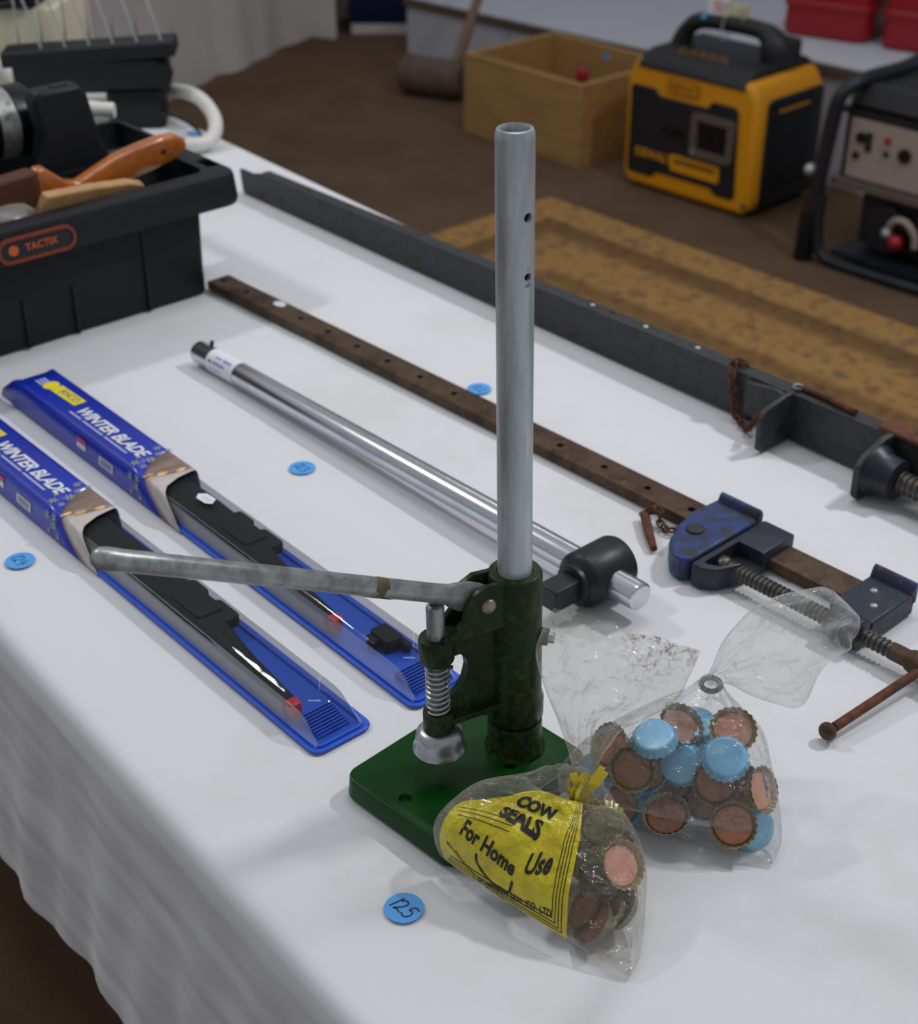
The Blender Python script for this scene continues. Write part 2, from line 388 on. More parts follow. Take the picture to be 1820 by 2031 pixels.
def cut(o, cutters):
    """boolean-subtract a list of bmeshes from object o and bake the result"""
    bm = nb()
    for c in cutters:
        me = bpy.data.meshes.new('tmp'); c.to_mesh(me); c.free(); bm.from_mesh(me); bpy.data.meshes.remove(me)
    bmesh.ops.recalc_face_normals(bm, faces=bm.faces)
    bm.transform(Matrix.Scale(0.001, 4)); me = bpy.data.meshes.new('tmp'); bm.to_mesh(me); bm.free()
    k = bpy.data.objects.new('tmp', me); COL.objects.link(k)
    k.parent = o.parent
    b = o.modifiers.new('cut', 'BOOLEAN'); b.operation = 'DIFFERENCE'; b.object = k; b.solver = 'EXACT'
    bpy.context.view_layer.update(); bpy.context.view_layer.update()
    dg = bpy.context.evaluated_depsgraph_get()
    new = bpy.data.meshes.new_from_object(o.evaluated_get(dg)); old = o.data
    o.modifiers.clear(); o.data = new; new.name = o.name
    bpy.data.objects.remove(k); bpy.data.meshes.remove(old)
    for p in new.polygons: p.use_smooth = True
    new.set_sharp_from_angle(angle=math.radians(35))
    return o

def text_geo(s, size, shear=0.0, bold=0.0, space=1.0):
    """filled letters as (verts, faces) in mm, centred on the origin"""
    c = bpy.data.curves.new('t', 'FONT'); c.body = s; c.size = 1.0; c.shear = shear; c.offset = bold; c.space_character = space
    c.align_x = 'CENTER'; c.align_y = 'CENTER'; c.resolution_u = 3
    o = bpy.data.objects.new('t', c); COL.objects.link(o)
    bpy.context.view_layer.update()
    me = bpy.data.meshes.new_from_object(o.evaluated_get(bpy.context.evaluated_depsgraph_get()))
    vs = [(v.co.x * size, v.co.y * size) for v in me.vertices]; fs = [tuple(p.vertices) for p in me.polygons]
    bpy.data.objects.remove(o); bpy.data.curves.remove(c); bpy.data.meshes.remove(me)
    return vs, fs

def put_text(bm, geo, f):
    vs = [bm.verts.new(f(x, y)) for x, y in geo[0]]
    for q in geo[1]:
        try: bm.faces.new([vs[i] for i in q])
        except ValueError: pass

def ribbon(bm, pts, wd, f):
    """flat pen stroke of width wd through 2-D points, laid down by f(x, y)"""
    pts = [Vector((p[0], p[1], 0)) for p in pts]; L = []
    for i, p in enumerate(pts):
        d = (pts[min(i + 1, len(pts) - 1)] - pts[max(i - 1, 0)]).normalized(); n = V(-d.y, d.x, 0) * wd / 2
        if i == 0: p = p - d * wd * 0.4
        if i == len(pts) - 1: p = p + d * wd * 0.4
        L.append((bm.verts.new(f(p.x + n.x, p.y + n.y)), bm.verts.new(f(p.x - n.x, p.y - n.y))))
    for a, b in zip(L, L[1:]): bm.faces.new((a[0], a[1], b[1], b[0]))

def plain(name, bm, m, parent): return build(name, bm, m, parent, smooth=0)

# ================================================================== the setting
bm = nb(); box(bm, -5000, 6000, -1500, 9000, -20, 0); struct('floor', bm, M['carpet'], (0, 0, -T), smooth=0)
AX = (-198, 5630, -T); AANG = -43.3
bm = nb(); box(bm, -1500, 5000, 1250, 1300, 0, 3000); struct('wall_back', bm, M['white_board'], (AX[0], AX[1], AX[2]), AANG, smooth=0)

# ------------------------------------------------------------------ the table and its cloth
U = V(0.6225, -0.7826, 0); NN = V(0.7826, 0.6225, 0); TANG = math.degrees(math.atan2(U.y, U.x))
tb = thing('trestle_table', 'long trestle table hidden under the white cloth', 'table', (0, 0, -T), TANG)
bm = nb(); box(bm, -2740, 240, 340, 1085, T - 40, T - 18); plain('tabletop', bm, M['table'], tb)
for sx in (-2600, 100):
    for sy in (370, 1050):
        bm = nb(); box(bm, sx - 20, sx + 20, sy - 20, sy + 20, 0, T - 30); plain('leg', bm, M['table'], tb)

def cloth_z(s, n):
    a = noise.noise(V(s * 0.004, n * 0.007, 3)) + 0.5 * noise.noise(V(s * 0.011 + n * 0.004, n * 0.013, 8))
    c = math.exp(-((n - 640 + 40 * math.sin(s * 0.004)) / 9) ** 2) + math.exp(-((s + 1180 + n * 0.12) / 8) ** 2) + 0.7 * math.exp(-((s + 640 - n * 0.1) / 8) ** 2)
    q = noise.noise(V(s * 0.03, n * 0.02, 5)) * math.exp(-((s + 1500) / 260) ** 2)
    return -1.5 + 0.65 * a + 0.55 * c + 0.6 * q

def cloth_mesh():
    bm = nb(); s0, s1, ds = -2755, 255, 12; ns = int((s1 - s0) / ds); grid = []
    R = 15; drop = 306; prof = []
    # profile across the table: front drape, rounded front edge, top, rounded far edge, far drape
    k = 44
    for i in range(k): prof.append(('f', drop - i * (drop - R) / k))
    for i in range(5): prof.append(('fr', i / 5))
    m = 74
    for i in range(m): prof.append(('t', 308 + R + (809 - 2 * R) * i / (m - 1)))
    for i in range(1, 6): prof.append(('br', i / 5))
    for i in range(1, k): prof.append(('b', R + i * (drop - R) / k))
    for i in range(ns + 1):
        s = s0 + i * ds; row = []
        hem = drop + 5 * math.sin(s * 0.031) + 4 * math.sin(s * 0.083 + 1) + 9 * noise.noise(V(s * 0.009, 0, 2))
        for kind, q in prof:
            if kind in 'fb':
                d = R + (q - R) * (hem - R) / (drop - R); fr = (d / drop)
                sl = s + 0.25 * d                         # creases lean a little
                e4 = min(1, fr * 5); cr = d - 0.12 * s
                o = fr * (3.5 * math.sin(sl * 0.035 + 2 * noise.noise(V(s * 0.004, d * 0.004, 1))) + 3 * math.sin(sl * 0.09)) \
                    + e4 * (2.2 * noise.noise(V(s * 0.012, d * 0.012, 4)) + 3.4 * (0.5 - abs(noise.noise(V(s * 0.007, cr * 0.022, 9)))) + 1.5 * noise.noise(V(s * 0.02, cr * 0.06, 6)))
                n = 308 - 2 - abs(fr) * 6 + o if kind == 'f' else 1117 + 2 + fr * 6 - o
                z = -d
            elif kind == 'fr':
                a = q * math.pi / 2; n = 308 + R - R * math.cos(a); z = -R + R * math.sin(a) - 1.5
            elif kind == 'br':
                a = q * math.pi / 2; n = 1117 - R + R * math.sin(a); z = -R + R * math.cos(a) - 1.5
            else: n = q; z = cloth_z(s, n)
            p = U * s + NN * n; row.append(bm.verts.new((p.x, p.y, z)))
        grid.append(row)
    for i in range(ns):
        for j in range(len(prof) - 1): bm.faces.new((grid[i][j], grid[i + 1][j], grid[i + 1][j + 1], grid[i][j + 1]))
    return bm
o = build('tablecloth', cloth_mesh(), M['cloth'], smooth=180, loc=(0, 0, 0))
tag(o, 'white cotton tablecloth on the sale table, hanging over its near edge', 'tablecloth')

# ================================================================== background on the floor
bm = nb(); box(bm, 0, 1300, 0, 2300, 0, 8)
tag(build('rug', bm, M['tan_rug'], smooth=0, loc=(256, 4039, -T), rotz=-138.2), 'tan patterned rug with dark border bands on the brown carpet', 'rug')

# far table under a floor-length cloth (top left)
def drape(path, top, amp, seed):
    bm = nb(); pts = []
    for a, b in zip(path, path[1:]):
        a = Vector(a); b = Vector(b); L = (b - a).length; k = max(2, int(L / 30))
        nrm = V(-(b - a).y, (b - a).x, 0).normalized()
        for i in range(k): pts.append((a.lerp(b, i / k), nrm, min(1, min(i, k - i) / 6)))
    pts.append((Vector(path[-1]), nrm, 0)); rows = []; acc = 0
    for i, (p, nrm, e) in enumerate(pts):
        acc += 30; row = []
        for j in range(15):
            f = j / 14; wv = math.sin(acc * 0.012 + 1.5 * noise.noise(V(acc * 0.003, f, seed))) + 0.5 * math.sin(acc * 0.031 + seed + f)
            q = p - nrm * (amp * wv * e * (1 - 0.75 * f)); row.append(bm.verts.new((q.x, q.y, 6 + f * top + 6 * noise.noise(V(acc * .01, 0, 1)) * (1 - f))))
        rows.append(row)
    for a, b in zip(rows, rows[1:]):
        for j in range(14): bm.faces.new((a[j], b[j], b[j + 1], a[j + 1]))
    bm.faces.new([r[-1] for r in rows]); return bm
o = build('draped_table', drape([(-1750, 3430, 0), (-921, 5127, 0), (-565, 5855, 0), (-470, 5806, 0), (-490, 6500, 0)], 735, 13, 3), M['cloth_far'], smooth=60, loc=(0, 0, -T))
tag(o, 'far table under a floor-length off-white cloth, top left', 'table')

t = thing('storage_chest', 'dark navy box on a pale base past the far draped table', 'box', (-425, 5895, -T))
bm = nb(); rbox(bm, 0, 270, 0, 300, 45, 520, 12, 4); build('body', bm, M['navy'], t)
bm = nb(); rbox(bm, 6, 264, 8, 290, 0, 45, 8, 2); build('plinth', bm, M['cloth_far'], t, )['label'] = 'pale low base'

def bench(label, loc, ang, L, D, h, group=None):
    t = thing('bench', label, 'bench', loc, ang)
    bm = nb(); box(bm, 0, L, 0, D, h - 14, h); plain('top_board', bm, M['white_board'], t)
    bm = nb(); box(bm, -1, L, -8, -0.5, h - 32, h - 4); e = plain('edging', bm, M['edge_wood'], t); e['label'] = 'wooden edging strip, coloured dark for the shade under the top'  # dark tone paints the shadow line below the bench top's edge
    bm = nb(); box(bm, 4, L - 4, 6, 22, 0, h - 14); plain('front_panel', bm, M['white_board'], t)
    bm = nb(); box(bm, 4, 22, 22, D - 4, 0, h - 14); plain('end_panel', bm, M['white_board'], t)
    bm = nb(); box(bm, L - 22, L - 4, 22, D - 4, 0, h - 14); plain('end_panel', bm, M['white_board'], t)
bench('low white bench with a shaded edge behind the mallet and crate', AX, AANG, 1300, 1150, 205)
bench('white bench behind the generators, carrying red cans', (760, 4455, -T), -44.7, 1500, 700, 340)

# red plastic fuel cans on that bench
def fuel_can(loc, ang, sx, sy, sz, label):
    t = thing('fuel_can', label, 'can', loc, ang, 'red fuel cans on the bench')
    bm = nb()
    rbox(bm, 0, sx, 0, sy, 0, sz, 45, 16, 6, draft=10); build('body', bm, M['red_plastic'], t)
    for f in (0.3, 0.62):
        bm = nb(); rbox(bm, -5, sx + 5, -5, sy + 5, sz * f, sz * f + 26, 48, 9, 6); build('rib', bm, M['red_plastic'], t)
    bm = nb(); tube(bm, spline([(sx * .2, sy / 2, sz - 6), (sx * .25, sy / 2, sz + 55), (sx * .7, sy / 2, sz + 55), (sx * .75, sy / 2, sz - 6)]), 15); build('handle', bm, M['red_plastic'], t)
    bm = nb(); cyl(bm, (sx * .88, sy / 2, sz - 8), (sx * .88, sy / 2, sz + 30), 24); build('screw_cap', bm, M['black_gloss'], t)
fuel_can((952, 4525, -T + 340), -33, 268, 210, 270, 'red plastic fuel can on the white bench, left one')
fuel_can((1200, 4350, -T + 340), -33, 300, 230, 290, 'red plastic fuel can on the white bench, at the right edge of the picture')

# wooden mallet leaning by the crate
t = thing('mallet', 'big brown wooden mallet lying beside the pine crate', 'mallet', (-85, 5066, -T))
ax = V(0.9, -0.43, 0)
mx = frame((0, 0, 64), V(0, 0, 1).cross(ax), z=ax)
bm = nb(); lathe(bm, [(50, -112), (58, -110), (62, -98), (64, -60), (63, 0), (64, 60), (62, 98), (58, 110), (50, 112)], 28, mx); build('head', bm, M['old_wood'], t)
for q in (-86, 86):
    bm = nb(); lathe(bm, [(64, q - 9), (65.5, q - 9), (65.5, q + 9), (64, q + 9)], 28, mx, close=True); build('hoop', bm, M['edge_wood'], t)['label'] = 'dark iron hoop'
bm = nb(); tube(bm, spline([(58, -12, 70), (97, 15, 165), (147, 64, 303), (215, 125, 480)], 5), [19] * 8 + [17] * 8); build('handle', bm, M['handle_wood'], t)

# open pine crate
t = thing('pine_crate', 'open-topped pine crate left of the yellow generator', 'crate', (16, 4671, -T), -47.5)
CL, CD, CH = 503, 400, 246
def plank(x0, x1, y0, y1, z0, z1, name='plank'):
    bm = nb(); box(bm, x0, x1, y0, y1, z0, z1); build(name, bm, M['plank'], t, smooth=0, bevel=1.5)
for k in range(2):
    z0, z1 = k * CH / 2 + (0 if k == 0 else 1), (k + 1) * CH / 2
    plank(0, CL, 0, 20, z0, z1); plank(0, CL, CD - 20, CD, z0, z1)
    plank(0, 20, 20.5, CD - 20.5, z0, z1); plank(CL - 20, CL, 20.5, CD - 20.5, z0, z1)
plank(20.5, CL - 20.5, 20.5, CD - 20.5, 6, 18, 'bottom_board')
bm = nb(); lathe(bm, [(20, 0), (24, 2), (24, 140), (20, 152), (14, 158), (14, 164)], 24)
o = build('red_bottle', bm, M['edge_wood'], loc=(379, 4600, -T + 18.2)); tag(o, 'small bottle with a red lid standing inside the pine crate', 'bottle')
bm = nb(); lathe(bm, [(17, 164.3), (20, 166), (20, 194), (17, 198), (0.5, 199)], 24); build('lid', bm, M['red_plastic'], o)['label'] = 'red lid'
def dot(loc, r, label, normal=None, ang=0, grp='blue lot stickers'):
    bm = nb(); n = 36
    rings(bm, [[V(r * math.cos(2 * math.pi * i / n), r * math.sin(2 * math.pi * i / n), z) for i in range(n)] for z in (0, 0.25)])
    o = build('sticker', bm, M['sticker'], smooth=0, loc=loc)
    if normal is not None: o.rotation_euler = Vector(normal).to_track_quat('Z', 'Y').to_euler()
    tag(o, label, 'sticker', grp); return o
A = math.radians(-47.5)
def crate(x, y, z): return (16 + x * math.cos(A) - y * math.sin(A), 4671 + x * math.sin(A) + y * math.cos(A), -T + z)
dot(crate(250, CD - 20.3, 215), 11, 'blue dot sticker on the inner back wall of the pine crate', (math.sin(A), -math.cos(A), 0))

# ------------------------------------------------------------------ yellow generator
GA = math.radians(-46); GO = (471, 4180, -T)
t = thing('generator', 'yellow and black suitcase generator with top handle on the carpet', 'generator', GO, -46)
XZ = Matrix(((1, 0, 0, 0), (0, 0, 1, 0), (0, 1, 0, 0), (0, 0, 0, 1)))      # prism polygon (x, z), depth along y
bm = nb(); prism(bm, [(22, 8), (0, 34), (0, 318), (30, 366), (416, 366), (446, 322), (446, 34), (424, 8)], 0, 300, XZ)
build('frame', bm, M['yellow_gen'], t, bevel=16, seg=3)
bm = nb(); prism(bm, [(20, 52), (20, 286), (28, 294), (104, 294), (122, 277), (284, 277), (300, 297), (376, 297), (388, 286), (398, 56), (388, 46), (332, 46), (314, 62), (126, 62), (108, 44), (30, 44)], -5, 6, XZ)
fp = build('front_panel', bm, M['black_gen'], t, bevel=3)
def ring_frame(bm, x0, x1, z0, z1, wd, y0, y1, r=14):
    o_ = rrect(x0, x1, z0, z1, r); i_ = rrect(x0 + wd, x1 - wd, z0 + wd, z1 - wd, max(r - wd, 2))
    L = [[bm.verts.new((x, y, z)) for x, z in q] for q, y in ((o_, y1), (o_, y0), (i_, y0), (i_, y1))]
    for a, b in zip(L, L[1:]):
        for j in range(len(o_)): bm.faces.new((a[j], a[(j + 1) % len(o_)], b[(j + 1) % len(o_)], b[j]))
bm = nb(); ring_frame(bm, 244, 385, 142, 262, 20, -16, -5); build('outlet_bezel', bm, M['gen_grey'], fp)['label'] = 'brown-grey square outlet frame'
bm = nb(); box(bm, 266, 363, -7, -4, 164, 240)
for x in (292, 337): cyl(bm, (x, -7, 202), (x, -11, 202), 17)
build('outlet', bm, M['black_gloss'], fp)
bm = nb(); cyl(bm, (256, -16, 154), (256, -19, 154), 6); build('screw', bm, M['steel'], fp)
for x in (150, 180, 205): bm = nb(); cyl(bm, (x, -5, 190), (x, -11, 190), 9); build('button', bm, M['black_gloss'], fp)
bm = nb(); put_text(bm, text_geo('DEWALT', 33, bold=0.03), lambda x, y: V(116 + x, -6, 108 + y)); plain('maker_print', bm, M['yellow_gen'], fp)
bm = nb(); prism(bm, rrect(176, 344, 82, 128, 8), -7, -5, XZ); build('rating_plate', bm, M['yellow_gen'], fp)['label'] = 'yellow plate with dark rows of print'
bm = nb()
for z, x1 in ((116, 330), (108, 330)): box(bm, 188, x1, -7.6, -7.1, z - 2.2, z + 2.2)
plain('plate_print', bm, M['black_gen'], fp)
bm = nb(); prism(bm, rrect(152, 254, 298, 330, 8), -6, 2, XZ); bd = build('badge', bm, M['yellow_gen'], t, bevel=1.5)
bm = nb(); put_text(bm, text_geo('DEWALT', 23, bold=0.02), lambda x, y: V(203 + x, -6.4, 313 + y)); plain('maker_print', bm, M['black_gen'], bd)
bm = nb(); ring_frame(bm, 150, 256, 296, 332, 2.5, -6.4, -5.8, 9); plain('badge_border', bm, M['black_gen'], bd)
YZ0 = Matrix(((0, 0, 1, 0), (1, 0, 0, 0), (0, 1, 0, 0), (0, 0, 0, 1)))
bm = nb(); prism(bm, [(-5, 342), (-5, 354), (26, 382), (60, 388), (270, 388), (298, 372), (298, 342)], 38, 402, YZ0); build('top_cover', bm, M['black_gen'], t, bevel=9, seg=3)
bm = nb(); rbox(bm, 318, 394, 168, 262, 384, 436, 22, 8); build('handle_block', bm, M['black_gen'], t)
bm = nb(); tube(bm, spline([(62, 150, 382), (82, 150, 425), (128, 150, 456), (220, 158, 462), (320, 168, 456), (356, 176, 424), (366, 184, 380)], 6), [30, 29, 28, 27, 26, 25] + [23] * 18 + [25, 28, 31, 34, 37, 40, 42, 44, 45, 46, 47, 48, 49], 14)
build('handle', bm, M['black_gen'], t)
bm = nb()
for x in range(120, 300, 26): box(bm, x, x + 15, 60, 64, 387.6, 388.6)
for x in range(110, 250, 34): box(bm, x, x + 20, 88, 92, 387.6, 388.6)
plain('cover_print', bm, M['yellow_gen'], t)
YZ = Matrix(((0, 0, 1, 0), (1, 0, 0, 0), (0, 1, 0, 0), (0, 0, 0, 1)))
bm = nb(); prism(bm, rrect(42, 297, 24, 320, 18), 440, 451, YZ); sp = build('side_panel', bm, M['black_gen'], t, bevel=4)
for z in range(70, 300, 22): bm = nb(); box(bm, 451, 455, 70, 250, z, z + 10); build('louvre', bm, M['black_gloss'], sp, smooth=0)
bm = nb(); box(bm, 451.2, 452.4, 90, 230, 280, 292); plain('amber_stripe', bm, M['yellow_gen'], sp)
for x, y in ((40, 40), (406, 40), (40, 262), (406, 262)): bm = nb(); cyl(bm, (x, y, 0), (x, y, 10), 24); build('foot', bm, M['black_gloss'], t)
bm = nb(); box(bm, 30, 416, 30, 270, 3, 10); plain('base_pan', bm, M['black_gloss'], t)
bm = nb(); cyl(bm, (428, -1, 40), (428, 3, 40), 8); build('screw', bm, M['gen_grey'], t)
def gl(x, y, z): return (GO[0] + x * math.cos(GA) - y * math.sin(GA), GO[1] + x * math.sin(GA) + y * math.cos(GA), -T + z)
t2 = thing('paper_tag', 'pale paper tag with pink print tied to the yellow generator handle', 'tag', gl(150, 140, 478), -40)
bm = nb(); box(bm, 0, 66, 0, 2, 0, 58); tg = build('card', bm, M['paper'], t2, smooth=0)
bm = nb()
for z in (14, 24, 34): box(bm, 20, 48, -0.6, -0.1, z, z + 5)
plain('print', bm, M['red_print'], tg)
bm = nb(); rbox(bm, 60, 118, 2, 8, -8, 40, 20, 2); build('second_card', bm, M['cream'], t2)['label'] = 'cream rounded tag'
bm = nb(); tube(bm, spline([(60, 1, 4), (72, 10, -30), (66, -22, -60), (60, -14, -10)], 6), 2.2, 6); build('string', bm, M['wire'], t2)
dot(gl(150, 128, 476), 9, 'blue dot sticker on the yellow generator handle', (-0.7, -0.7, 0.4))

# ------------------------------------------------------------------ black open-frame generator
BO = (885, 3590, -T)
t = thing('generator', 'black open-frame generator with grey panel at the right edge', 'generator', BO, -46)
side = [(520, 0, 430), (60, 0, 18)]
for y in (0, 380):
    pts = spline([(26, y, 180), (27, y, 90), (44, y, 30), (100, y, 15), (300, y, 15), (560, y, 15)], 6)
    bm = nb(); tube(bm, pts, 14, 12); build('frame_tube', bm, M['gun'], t)
bm = nb(); tube(bm, spline([(34, 0, 400), (44, 8, 436), (66, 60, 462), (84, 190, 466), (66, 320, 462), (44, 372, 436), (34, 380, 400)], 6), 18, 14); build('carry_tube', bm, M['gun'], t)
bm = nb(); tube(bm, spline([(560, 0, 14), (590, 20, 14), (600, 190, 14), (590, 360, 14), (560, 380, 14)], 6), 14, 12); build('frame_tube', bm, M['gun'], t)
for y in (0, 380):
    bm = nb(); tube(bm, [(34, y, 402), (22, y, 300), (4, y, 130), (-2, y, 40)], 19, 14); l_ = build('leg', bm, M['gun'], t)
    bm = nb(); cyl(bm, (0, y, 128), (-6, y, 0), 24, 25); build('rubber_sleeve', bm, M['black_gloss'], l_)
bm = nb(); cyl(bm, (-6, -10, 240), (-6, -22, 240), 14); ball(bm, (-6, -20, 240), 13); build('bolt', bm, M['steel'], t)
bm = nb(); rbox(bm, 40, 520, 44, 190, 212, 386, 6, 3); cb = build('control_box', bm, M['black_gen'], t)
bm = nb(); prism(bm, rrect(58, 500, 228, 374, 5), 38, 45, XZ); pn = build('panel', bm, M['panel_grey'], cb, bevel=1); pn['label'] = 'warm grey control panel'
for x, z, r, m_, nm in ((92, 330, 13, 'black_gloss', 'switch'), (84, 285, 9, 'black_gloss', 'knob'), (215, 312, 17, 'black_gloss', 'outlet'), (165, 338, 8, 'red_plastic', 'red_light'), (165, 306, 7, 'green', 'green_light'), (300, 312, 24, 'black_gloss', 'outlet')):
    bm = nb(); cyl(bm, (x, 38, z), (x, 31, z), r); build(nm, bm, M[m_], pn)
bm = nb(); box(bm, 105, 122, 34, 38, 300, 346); build('hour_meter', bm, M['gun'], pn, smooth=0)
bm = nb(); box(bm, 28, 540, 26, 60, 202, 222); build('ledge', bm, M['gen_grey'], t, smooth=0, bevel=2)
bm = nb(); rbox(bm, 28, 560, 40, 340, 392, 456, 40, 16, 6, draft=14); build('tank', bm, M['black_gen'], t)
bm = nb(); box(bm, 30, 548, 36, 350, 382, 394); build('tank_flange', bm, M['black_gen'], t, smooth=0)
bm = nb(); box(bm, 95, 520, 80, 330, 56, 180); cyl(bm, (180, 60, 110), (180, 320, 110), 60); build('engine', bm, M['gun'], t, bevel=4)
for y in range(96, 320, 28): bm = nb(); box(bm, 88, 96, y, y + 10, 70, 176); build('cooling_fin', bm, M['black_gloss'], t, smooth=0)
bm = nb(); lathe(bm, [(8, 0), (60, 0), (64, 8), (58, 24), (20, 30), (4, 30)], 28, frame((290, 80, 120), (1, 0, 0), z=(0, -1, 0))); build('recoil_cover', bm, M['black_gloss'], t)
bm = nb(); tube(bm, spline([(196, 44, 118), (214, 36, 150), (246, 34, 156), (272, 40, 128), (276, 44, 96)], 6), 9, 10); build('fuel_hose', bm, M['panel_grey'], t)['label'] = 'pale curved fuel hose'
bm = nb(); ball(bm, (226, 38, 98), 20); build('red_knob', bm, M['red_plastic'], t)
bm = nb(); ball(bm, (196, 44, 112), 17); cyl(bm, (196, 40, 112), (196, 70, 112), 10); build('carburettor', bm, M['alu'], t)
bm = nb(); box(bm, 60, 540, 20, 360, 26, 40); build('base_plate', bm, M['gun'], t, smooth=0)

# ================================================================== far end of the sale table
t = thing('cream_case', 'cream case with a black lid at the far end of the table', 'case', (-905, 2425, 0), -4)
bm = nb(); rbox(bm, 0, 268, 0, 190, 0.5, 152, 10, 4); build('body', bm, M['cream'], t)
bm = nb(); rbox(bm, -6, 240, -8, 196, 153, 190, 16, 6); build('lid', bm, M['black_plastic'], t)
bm = nb(); tube(bm, spline([(150, -14, 168), (160, -24, 162), (200, -24, 162), (210, -14, 168)], 5), 6); build('handle', bm, M['black_gloss'], t)

t = thing('wire_rack', 'black plastic rack with upright steel wires behind the toolbox', 'rack', (-565, 2310, 0), 4)
bm = nb(); mx = Matrix.Translation((0, 0, 112)) @ Matrix.Rotation(math.radians(-3.0), 4, 'Y')
box(bm, -130, 132, -32, 30, -10, 12, mx); build('tray', bm, M['black_plastic'], t, bevel=3)
bm = nb(); box(bm, -118, 118, -20, 26, 52, 104); build('body', bm, M['black_gloss'], t, bevel=4)
bm = nb(); rbox(bm, 20, 108, -30, 34, 0.5, 56, 10, 3); build('foot', bm, M['black_gloss'], t)
bm = nb(); rbox(bm, -120, -70, -24, 30, 0.5, 56, 8, 3); build('foot', bm, M['black_gloss'], t)
bm = nb(); cyl(bm, (112, -20, 84), (112, -30, 84), 14); build('knob', bm, M['black_plastic'], t)
for k in range(6):
    x = -68 + k * 36; dz = 1.9 * k
    bm = nb(); tube(bm, spline([(x, -22, 122 + dz), (x - 14, -10, 168 + dz), (x - 29, 2, 206 + dz), (x - 37, 12, 212 + dz), (x - 40, 20, 202 + dz), (x - 42, 22, 120 + dz)], 5), 1.7, 7); build('wire', bm, M['wire'], t)

bm = nb(); tube(bm, spline([(-761, 2400, 94), (-713.5, 2385, 57), (-682, 2372, 26), (-613, 2372, 14), (-540, 2374, 19), (-490, 2368, 29), (-443.9, 2340, 43), (-402.8, 2290, 47), (-374.8, 2240, 38), (-365, 2205, 26), (-370, 2180, 15), (-386, 2166, 11.5), (-404, 2166, 11.5)], 7), 11, 16)
o = build('plastic_pipe', bm, M['white_pipe'], loc=(0, 0, 0)); tag(o, 'white curved plastic pipe looping beside the black rack', 'pipe')
bm = nb(); tube(bm, spline([(-455, 2230, 40), (-420, 2235, 30), (-392, 2220, 12), (-392, 2190, 3), (-405, 2165, 2.8), (-440, 2140, 2.8)], 7), 2.6, 8)
tag(build('cable', bm, M['black_gloss'], loc=(0, 0, 0)), 'thin black cable curling inside the white pipe loop', 'cable')
dot((-408, 2262, -0.5), 12, 'unmarked blue dot sticker inside the white pipe loop')

# ------------------------------------------------------------------ black tote toolbox and what lies in it
TB = (-297, 1641, 0); TBA = math.radians(41.3)
t = thing('toolbox', 'black plastic tote toolbox with orange badge and carrying handle', 'toolbox', TB, 41.3)
def cutter(x0, x1, y0, y1, z0, z1, r):
    b = nb(); prism(b, rrect(x0, x1, y0, y1, r), z0, z1); return b
cuts = lambda: [cutter(-412, 12, 2, 98, 24, 300, 14), cutter(-56, 34, 140, 236, 95, 300, 8), cutter(-232, -66, 140, 236, 90, 300, 8), cutter(-412, -244, 140, 236, 141, 300, 8)]
bm = nb(); rbox(bm, -432, 0, 0, 240, 0.3, 110, 10, 3, draft=-2); body = cut(build('body', bm, M['black_plastic'], t), cuts())
bm = nb(); rbox(bm, -446, 47, -26, 252, 106, 145, 26, 6, 6, draft=3); rim = cut(build('rim', bm, M['black_plastic'], t), cuts() + [cutter(22, 38, 10, 40, 100, 300, 5)])
for x in (-80, -172, -232, -300):
    bm = nb(); box(bm, x - 1.6, x + 1.6, -3.5, 0.5, 0.5, 56 if x < -100 else 100); build('rib', bm, M['black_gloss'], body, smooth=0)
bm = nb(); prism(bm, [(-152, 138), (-42, 138), (-56, 166), (-68, 226), (-76, 238), (-128, 238), (-134, 226), (-128, 190), (-136, 160)], 106, 134, XZ); hd = build('handle_post', bm, M['black_plastic'], t, bevel=5)
bm = nb(); box(bm, -106, -86, 116, 126, 237.5, 239); build('handle_slot', bm, M['dark_in'], hd, smooth=0)
def badge_pt(x, z): return V(x, -27.2 + (z - 106) * 3 / 39 * 0.9, z)
bm = nb()
o_ = rrect(-262, -172, 110, 137, 13, 8); i_ = rrect(-258.5, -175.5, 113.5, 133.5, 9.8, 8)
L = [[bm.verts.new(badge_pt(x, z) + V(0, dy, 0)) for x, z in q] for q, dy in ((o_, 1), (o_, -2), (i_, -2), (i_, 1))]
for a, b in zip(L, L[1:]):
    for j in range(len(o_)): bm.faces.new((a[j], a[(j + 1) % len(o_)], b[(j + 1) % len(o_)], b[j]))
bg = build('badge', bm, M['orange_badge'], t); bg['label'] = 'orange rounded badge frame'
bm = nb(); bm.faces.new([bm.verts.new(badge_pt(x, z) + V(0, -0.5, 0)) for x, z in i_]); plain('badge_field', bm, M['dark_in'], bg)
bm = nb(); bm.faces.new([bm.verts.new(badge_pt(-244 + 5.6 * math.cos(a * math.pi / 12), 123.5 + 5.6 * math.sin(a * math.pi / 12)) + V(0, -0.9, 0)) for a in range(24)]); plain('emblem', bm, M['orange_print'], bg)
bm = nb(); put_text(bm, text_geo('TACTIX', 10.5, bold=0.02), lambda x, y: badge_pt(-212 + x, 123.5 + y) + V(0, -0.9, 0)); plain('maker_print', bm, M['orange_print'], bg)

def inbox(x, y, z): return (TB[0] + x * math.cos(TBA) - y * math.sin(TBA), TB[1] + x * math.sin(TBA) + y * math.cos(TBA), z)
